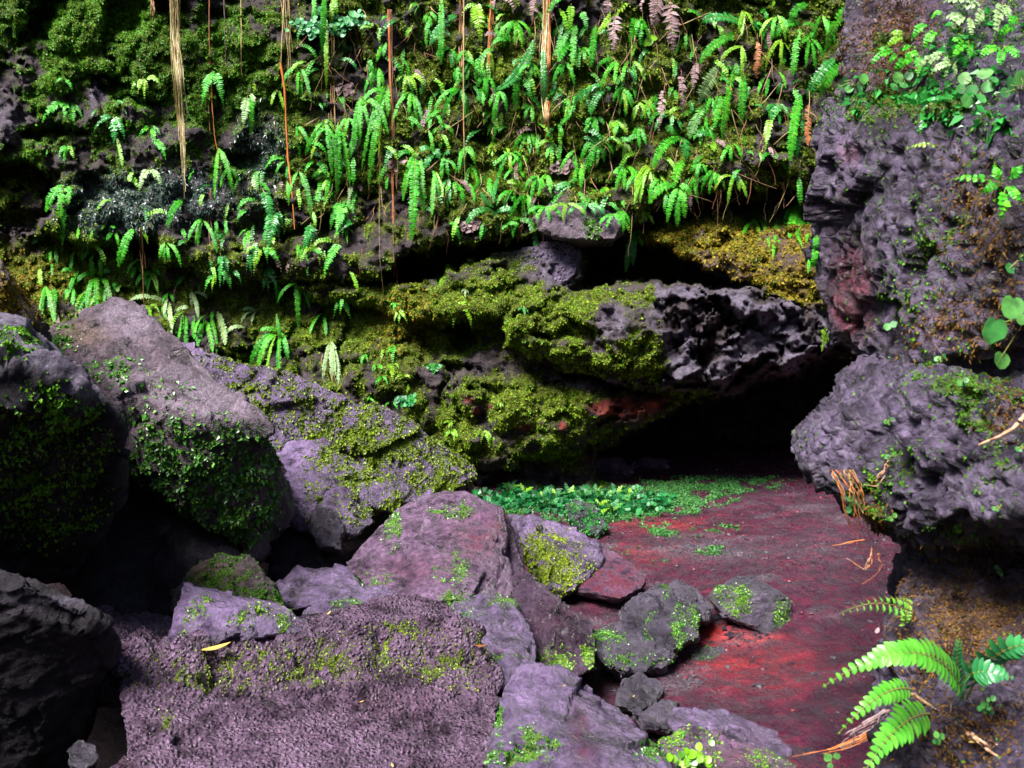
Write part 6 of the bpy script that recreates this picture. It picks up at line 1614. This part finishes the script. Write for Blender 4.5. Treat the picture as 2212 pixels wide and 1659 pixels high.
# young fronds too many to count between the larger ferns
g = np.random.default_rng(123)
acc = Acc()
cnt = 0
while cnt < 330:
    if g.random() < 0.75:
        u, v = g.uniform(640, 1770), g.uniform(-10, 500)
    else:
        u, v = g.uniform(60, 900), g.uniform(300, 720)
    lv = np.interp(u, [p[0] for p in LIP], [p[1] for p in LIP])
    if (v > lv - 12 and u > 640) or g.random() < 0.35 * (u < 640):
        continue
    if poly_sd(np.array([u]), np.array([v]), CREV)[0] > -10:
        continue
    cnt += 1
    ln = g.uniform(20, 62)
    a = R(g.normal() * 42)
    st = 'sword' if g.random() < 0.7 else 'broad'
    f_ = mk_frond(u, v, u + math.sin(a) * ln, v + math.cos(a) * ln, ln * (0.1 + 0.4 * abs(math.sin(a))), max(9, ln * (0.2 if st == 'sword' else 0.4)), 'fern', out=0.12)
    fc = np.array([0.35 * g.normal(), -1, 0.45])
    frond_mesh(f_[0], f_[1], f_[2], f_[3], st, fc / np.linalg.norm(fc), g, acc, leaf_slot=int(g.choice(4, p=[0.5, 0.25, 0.17, 0.08])), stem_slot=4, pinnae=11)
o = link('young_ferns', acc.mesh('young_ferns', False), [M['fern'], M['fern_yellow'], M['fern_dark'], M['fern_dead'], M['rachis']])
tag(o, 'undergrowth of small young fern fronds between the larger ferns', 'undergrowth', None, 'stuff')

# dry stems and rootlets tangled among the ferns
g = np.random.default_rng(77)
acc = Acc()
for i in range(420):
    u = g.uniform(690, 1760)
    v = g.uniform(0, 470)
    if v > np.interp(u, [p[0] for p in LIP], [p[1] for p in LIP]) + 10:
        continue
    ln = g.uniform(30, 110)
    a = R(g.normal() * 28)
    t = np.linspace(0, 1, 7)
    uu_ = u + math.sin(a) * ln * t + np.cumsum(g.normal(size=7)) * 1.6 + 18 * g.normal() * t * (1 - t)
    vv_ = v + math.cos(a) * ln * t
    yy_ = wall_y(uu_, vv_).min() + 0.06 - 0.12 * np.sin(t * math.pi) * g.random()
    TV, TF = tube(at(uu_, vv_, np.full(7, yy_)), 0.0022 + 0.002 * g.random(), 3)
    acc.add(TV, TF, int(g.integers(0, 3)))
o = link('dry_stems', acc.mesh('dry_stems'), [M['root_red'], M['twig'], M['root_tan']])
tag(o, 'tangle of dry brown fern stems and rootlets among the ferns', 'dry stems', None, 'stuff')

# ------------------------------------------------------------------ roots and twigs on the near rock
def oy2(u, v):
    return out_y(u, v)
root('tangle of orange rootlets hanging from the foot of the grey prow', C6, [(1230, 1210), (1290, 1330), (1330, 1470), (1390, 1640)], 22, 130, ['root_orange', 'twig', 'root_tan', 'root_red'], 0.0016, gap=0.02, jitter=3.0, taper=0.3, Yfun=oy2, name='root_tangle')
root('brown rootlet hanging on the face of the grey prow', C6, [(1480, 1160), (1455, 1230), (1420, 1300), (1380, 1290)], 3, 16, ['twig', 'root_red'], 0.003, gap=0.015, jitter=2, Yfun=oy2)
root('forked pink twig sticking out below the outcrop over the red floor', C9, [(1050, 340), (1040, 440), (1020, 470), (900, 400)], 3, 10, ['twig', 'root_orange'], 0.002, gap=0.0, jitter=1.5, Yfun=lambda u, v: 2.5, name='twig', cat='twig')
root('thin orange twig pointing left below the outcrop edge', C9, [(1000, 290), (930, 300), (860, 318), (800, 325)], 3, 26, ['root_orange', 'twig'], 0.0018, gap=0.0, Yfun=lambda u, v: 2.5, name='twig', cat='twig')
root('orange curling rootlet hanging lowest from the outcrop', C9, [(1095, 360), (1100, 430), (1070, 500), (1010, 555)], 2, 18, ['root_orange', 'root_red'], 0.002, gap=0.0, jitter=2, Yfun=lambda u, v: 2.5, name='hanging_root')
root('dry pale twig crossing the brown moss at the right frame edge', C6, [(2215, 920), (2150, 990), (2080, 1030), (1965, 1075)], 1, 0, ['twig'], 0.006, gap=0.06, jitter=0.5, Yfun=oy2, name='twig', cat='twig')
root('bunch of orange runner stems trailing left along the bottom', C9, [(1150, 1400), (1000, 1480), (850, 1545), (620, 1590)], 10, 70, ['root_orange', 'root_orange', 'twig'], 0.0017, gap=0.0, jitter=2, Yfun=lambda u, v: 2.45, name='runner', cat='stems', taper=-0.6)
root('brown stems crossing under the near fern', C9, [(1290, 1210), (1420, 1300), (1540, 1370), (1610, 1420)], 5, 30, ['twig', 'root_tan'], 0.0024, gap=0.03, Yfun=lambda u, v: 2.08, name='dry_stem', cat='stems')
root('straight pale stem leaning in the lower right corner', C9, [(1530, 1250), (1522, 1400), (1490, 1600), (1475, 1700)], 1, 0, ['twig'], 0.0032, gap=0.05, jitter=0.4, Yfun=lambda u, v: 2.05, name='dry_stem', cat='stems')
root('thick brown twig running into the lower right corner', C9, [(1640, 1450), (1720, 1510), (1800, 1580), (1960, 1640)], 2, 12, ['twig'], 0.005, gap=0.05, jitter=0.8, Yfun=lambda u, v: 2.0, name='twig', cat='twig')
root('thin reddish twig parallel to the thick corner twig', C9, [(1760, 1490), (1850, 1560), (1990, 1650)], 2, 16, ['root_red', 'twig'], 0.003, gap=0.05, jitter=0.8, Yfun=lambda u, v: 2.0, name='twig', cat='twig')
root('curled brown dead leaf stalk beside the drooping near fern', C9, [(1230, 1230), (1200, 1300), (1220, 1370), (1250, 1300)], 3, 30, ['fern_dead', 'twig'], 0.006, gap=0.04, jitter=1, Yfun=lambda u, v: 2.1, name='dead_leaf', cat='dead leaf')
root('pink shrivelled frond hanging behind the drooping near fern', C9, [(1150, 1310), (1040, 1390), (950, 1450), (910, 1540)], 8, 44, ['fern_dead'], 0.003, gap=0.02, jitter=2.4, Yfun=lambda u, v: 2.12, name='dead_frond', cat='dead frond')

# ------------------------------------------------------------------ gravel, pebbles and fallen leaves
def stone_mesh(g, r):
    bm = bmesh.new()
    for _ in range(14):
        p = g.normal(size=3)
        p /= np.linalg.norm(p)
        bm.verts.new(p * r * np.array([1.2, 1.0, 0.75]) * (0.8 + 0.3 * g.random()))
    rr = bmesh.ops.convex_hull(bm, input=bm.verts[:])
    junk = [x for x in rr['geom_interior'] + rr['geom_unused'] if isinstance(x, bmesh.types.BMVert)]
    if junk:
        bmesh.ops.delete(bm, geom=list(set(junk)), context='VERTS')
    bmesh.ops.recalc_face_normals(bm, faces=bm.faces)
    me = bpy.data.meshes.new('pebble')
    bm.to_mesh(me)
    bm.free()
    me.materials.append(M['dark'])
    return me
g = np.random.default_rng(31)
pm = [stone_mesh(g, 1.0) for _ in range(6)]
spots = [(1240, 1290, 0.034)] + [(g.uniform(1270, 1620), g.uniform(1285, 1420), g.uniform(0.008, 0.018)) for _ in range(34)]
for i, (x, y, r) in enumerate(spots):
    u, v = c10(x, y)
    P0 = on_floor(u, v)
    o = bpy.data.objects.new('pebble', pm[i % 6])
    COL.objects.link(o)
    o.location = (P0[0], P0[1], P0[2] + r * 0.3)
    o.scale = (r, r, r)
    o.rotation_euler = (0, 0, g.uniform(0, 6.28))
    if i == 0:
        tag(o, 'largest pebble on the bright red clay left of the squared block', 'pebble', 'pebbles beside the squared block')
    else:
        tag(o, 'tiny dark pebble in the gravel spill at the foot of the squared block', 'pebble', 'pebbles beside the squared block')
# loose grit over the whole floor
tv = [np.array([v.co for v in m.vertices]) for m in pm]
tf = []
for m in pm:
    m.calc_loop_triangles()
    tf.append(np.array([t.vertices for t in m.loop_triangles]))
acc = Acc()
for i in range(6500):
    x, y = g.uniform(0.0, 3.4), g.uniform(3.7, 9.2)
    ii, jj = min(np.searchsorted(gx, x), len(gx) - 1), min(np.searchsorted(gy, y), len(gy) - 1)
    if g.random() > 0.25 + 0.75 * grav[jj, ii]:
        continue
    r = 0.004 + 0.012 * g.random() ** 3
    a = g.uniform(0, 6.28)
    k = i % 6
    q = tv[k] * r
    q = np.stack([q[:, 0] * math.cos(a) - q[:, 1] * math.sin(a), q[:, 0] * math.sin(a) + q[:, 1] * math.cos(a), q[:, 2]], -1)
    acc.add(q + [x, y, Z[jj, ii] + r * 0.2], tf[k], int(g.random() < 0.25))
M['grit'] = stem_mat('grit', (0.018, 0.014, 0.018), (0.05, 0.04, 0.05), 0.5)
M['grit_red'] = stem_mat('red_grit', (0.07, 0.008, 0.016), (0.13, 0.014, 0.025), 0.5)
o = link('grit', acc.mesh('grit', False), [M['grit'], M['grit_red']])
tag(o, 'dark and red grit strewn over the cave floor', 'grit', None, 'stuff')

def fallen_leaf(label, u, v, Y, ln, yaw, mat='dead_leaf'):
    P0 = at(u, v, Y)
    g = np.random.default_rng(int(u))
    m = 9
    a = np.linspace(0, 1, m)
    w = ln * 0.16 * np.sin(a * math.pi) ** 0.8
    ax = np.array([math.cos(yaw), math.sin(yaw), 0.12])
    sd = np.array([-math.sin(yaw), math.cos(yaw), 0.0])
    cen = (a * ln - ln / 2)[:, None] * ax + np.array([0, 0, 1]) * (0.10 * ln * (a - 0.5) ** 2 * 4)[:, None]
    V_ = np.concatenate([cen, cen + sd * w[:, None] + [0, 0, 0.2] * w[:, None], cen - sd * w[:, None] + [0, 0, 0.25] * w[:, None]])
    q = []
    for j in range(m - 1):
        q += [[j, j + 1, m + j + 1, m + j], [j, 2 * m + j, 2 * m + j + 1, j + 1]]
    o = link('fallen_leaf', fast_mesh('fallen_leaf', V_, np.array(q)), [M[mat]], None, P0)
    tag(o, label, 'leaf')

def leaf_on(label, C, x, y, ln, yaw, mat='dead_leaf'):
    u, v = C[0] + x * C[2], C[1] + y * C[2]
    fallen_leaf(label, u, v, surf_at(u, v) - 0.012, ln, yaw, mat)
leaf_on('yellow willow shaped leaf lying at the foot of the pale angular rock', C7, 1125, 1035, 0.12, 0.35)
leaf_on('tiny curled yellow leaf on the low ridged rock', C7, 1718, 850, 0.03, 1.2)
leaf_on('yellow leaf fleck on the dark side left of the pinkish boulder', C7, 1868, 478, 0.03, 0.7)
leaf_on('orange leaf fleck on the front of the rough block', C7, 1890, 1312, 0.02, 0.4)
leaf_on('yellow leaf fleck at the bottom of the rough block', C7, 2050, 1645, 0.02, 2.0)
leaf_on('yellow leaf fleck on the dark dull block', C8, 1480, 1258, 0.018, 0.9)
leaf_on('yellow leaf fleck near the peak of the pointed rock', C8, 1090, 1198, 0.016, 0.2)
leaf_on('red broken flake lying across the upright violet slab', C8, 625, 978, 0.05, -0.2, 'fern_rust')
fallen_leaf('tan lobed dead leaf on the corner twig', C9[0] + 1665 * C9[2], C9[1] + 1500 * C9[2], 1.95, 0.03, 0.3)
fallen_leaf('pink curled dead leaf above the longest arching frond', C9[0] + 1085 * C9[2], C9[1] + 840 * C9[2], 2.2, 0.035, 1.0, 'fern_dead')

# ------------------------------------------------------------------ fern labels
LANDMARKS = [('the tan root bundle', 385, 150), ('the long orange root', 628, 330), ('the orange and white roots', 1183, 170), ('the red brown root cluster', 848, 330), ('the golden root', 1003, 230),
             ('the black slot', 950, 570), ('the dark hole', 1390, 570), ('the ochre moss', 1620, 560), ('the peaked boulder', 265, 650), ('the long mossy slab', 640, 810), ('the left crevice', 60, 420),
             ('the brown dead fronds', 1440, 70), ('the lens shaped rock', 1380, 700), ('the red spotted bulge', 1130, 900), ('the grey outcrop', 1765, 230), ('the bare brown boulder', 1260, 475)]
NUM = ['no', 'one', 'two', 'three', 'four', 'five', 'six', 'seven', 'eight', 'nine']
ORD_ = ['first', 'second', 'third', 'fourth', 'fifth', 'sixth', 'seventh', 'eighth', 'ninth', 'tenth', 'eleventh', 'twelfth']
TINT = {'fern': 'bright green', 'fern_yellow': 'yellow green', 'fern_dark': 'deep green', 'fern_pale': 'pale green', 'fern_dead': 'dead brown', 'fern_rust': 'rusty brown'}
by = {}
for p in PLANTS:
    if 'label' in p:
        tag(p['o'], p['label'], p['cat'], p['group'])
        continue
    sz = 'tiny' if p['L'] < 0.22 else 'small' if p['L'] < 0.42 else 'long' if p['L'] > 0.85 else ''
    lm = min(LANDMARKS, key=lambda q: (q[1] - p['u']) ** 2 + (q[2] - p['v']) ** 2)
    dx, dy = p['u'] - lm[1], p['v'] - lm[2]
    where = ('right of' if dx > 0 else 'left of') if abs(dx) > abs(dy) else ('below' if dy > 0 else 'above')
    nf_ = 'single frond' if p['n'] == 1 else NUM[p['n']] + ' fronds'
    st = 'sword fern' if p['style'] == 'sword' else 'broad fern'
    key = (' '.join(x for x in (sz, TINT[p['mat']], st) if x) + ', ' + nf_ + ', ' + where + ' ' + lm[0])
    by.setdefault(key, []).append(p)
for key, ps in by.items():
    ps.sort(key=lambda p: (p['u'], p['v']))
    for i, p in enumerate(ps):
        key = key if len(key.split()) < 14 else key.replace(' cluster', '').replace('the orange and white', 'the orange')
        tag(p['o'], key if len(ps) == 1 else key + ', ' + ORD_[i] + ' from left', p['cat'], p['group'])
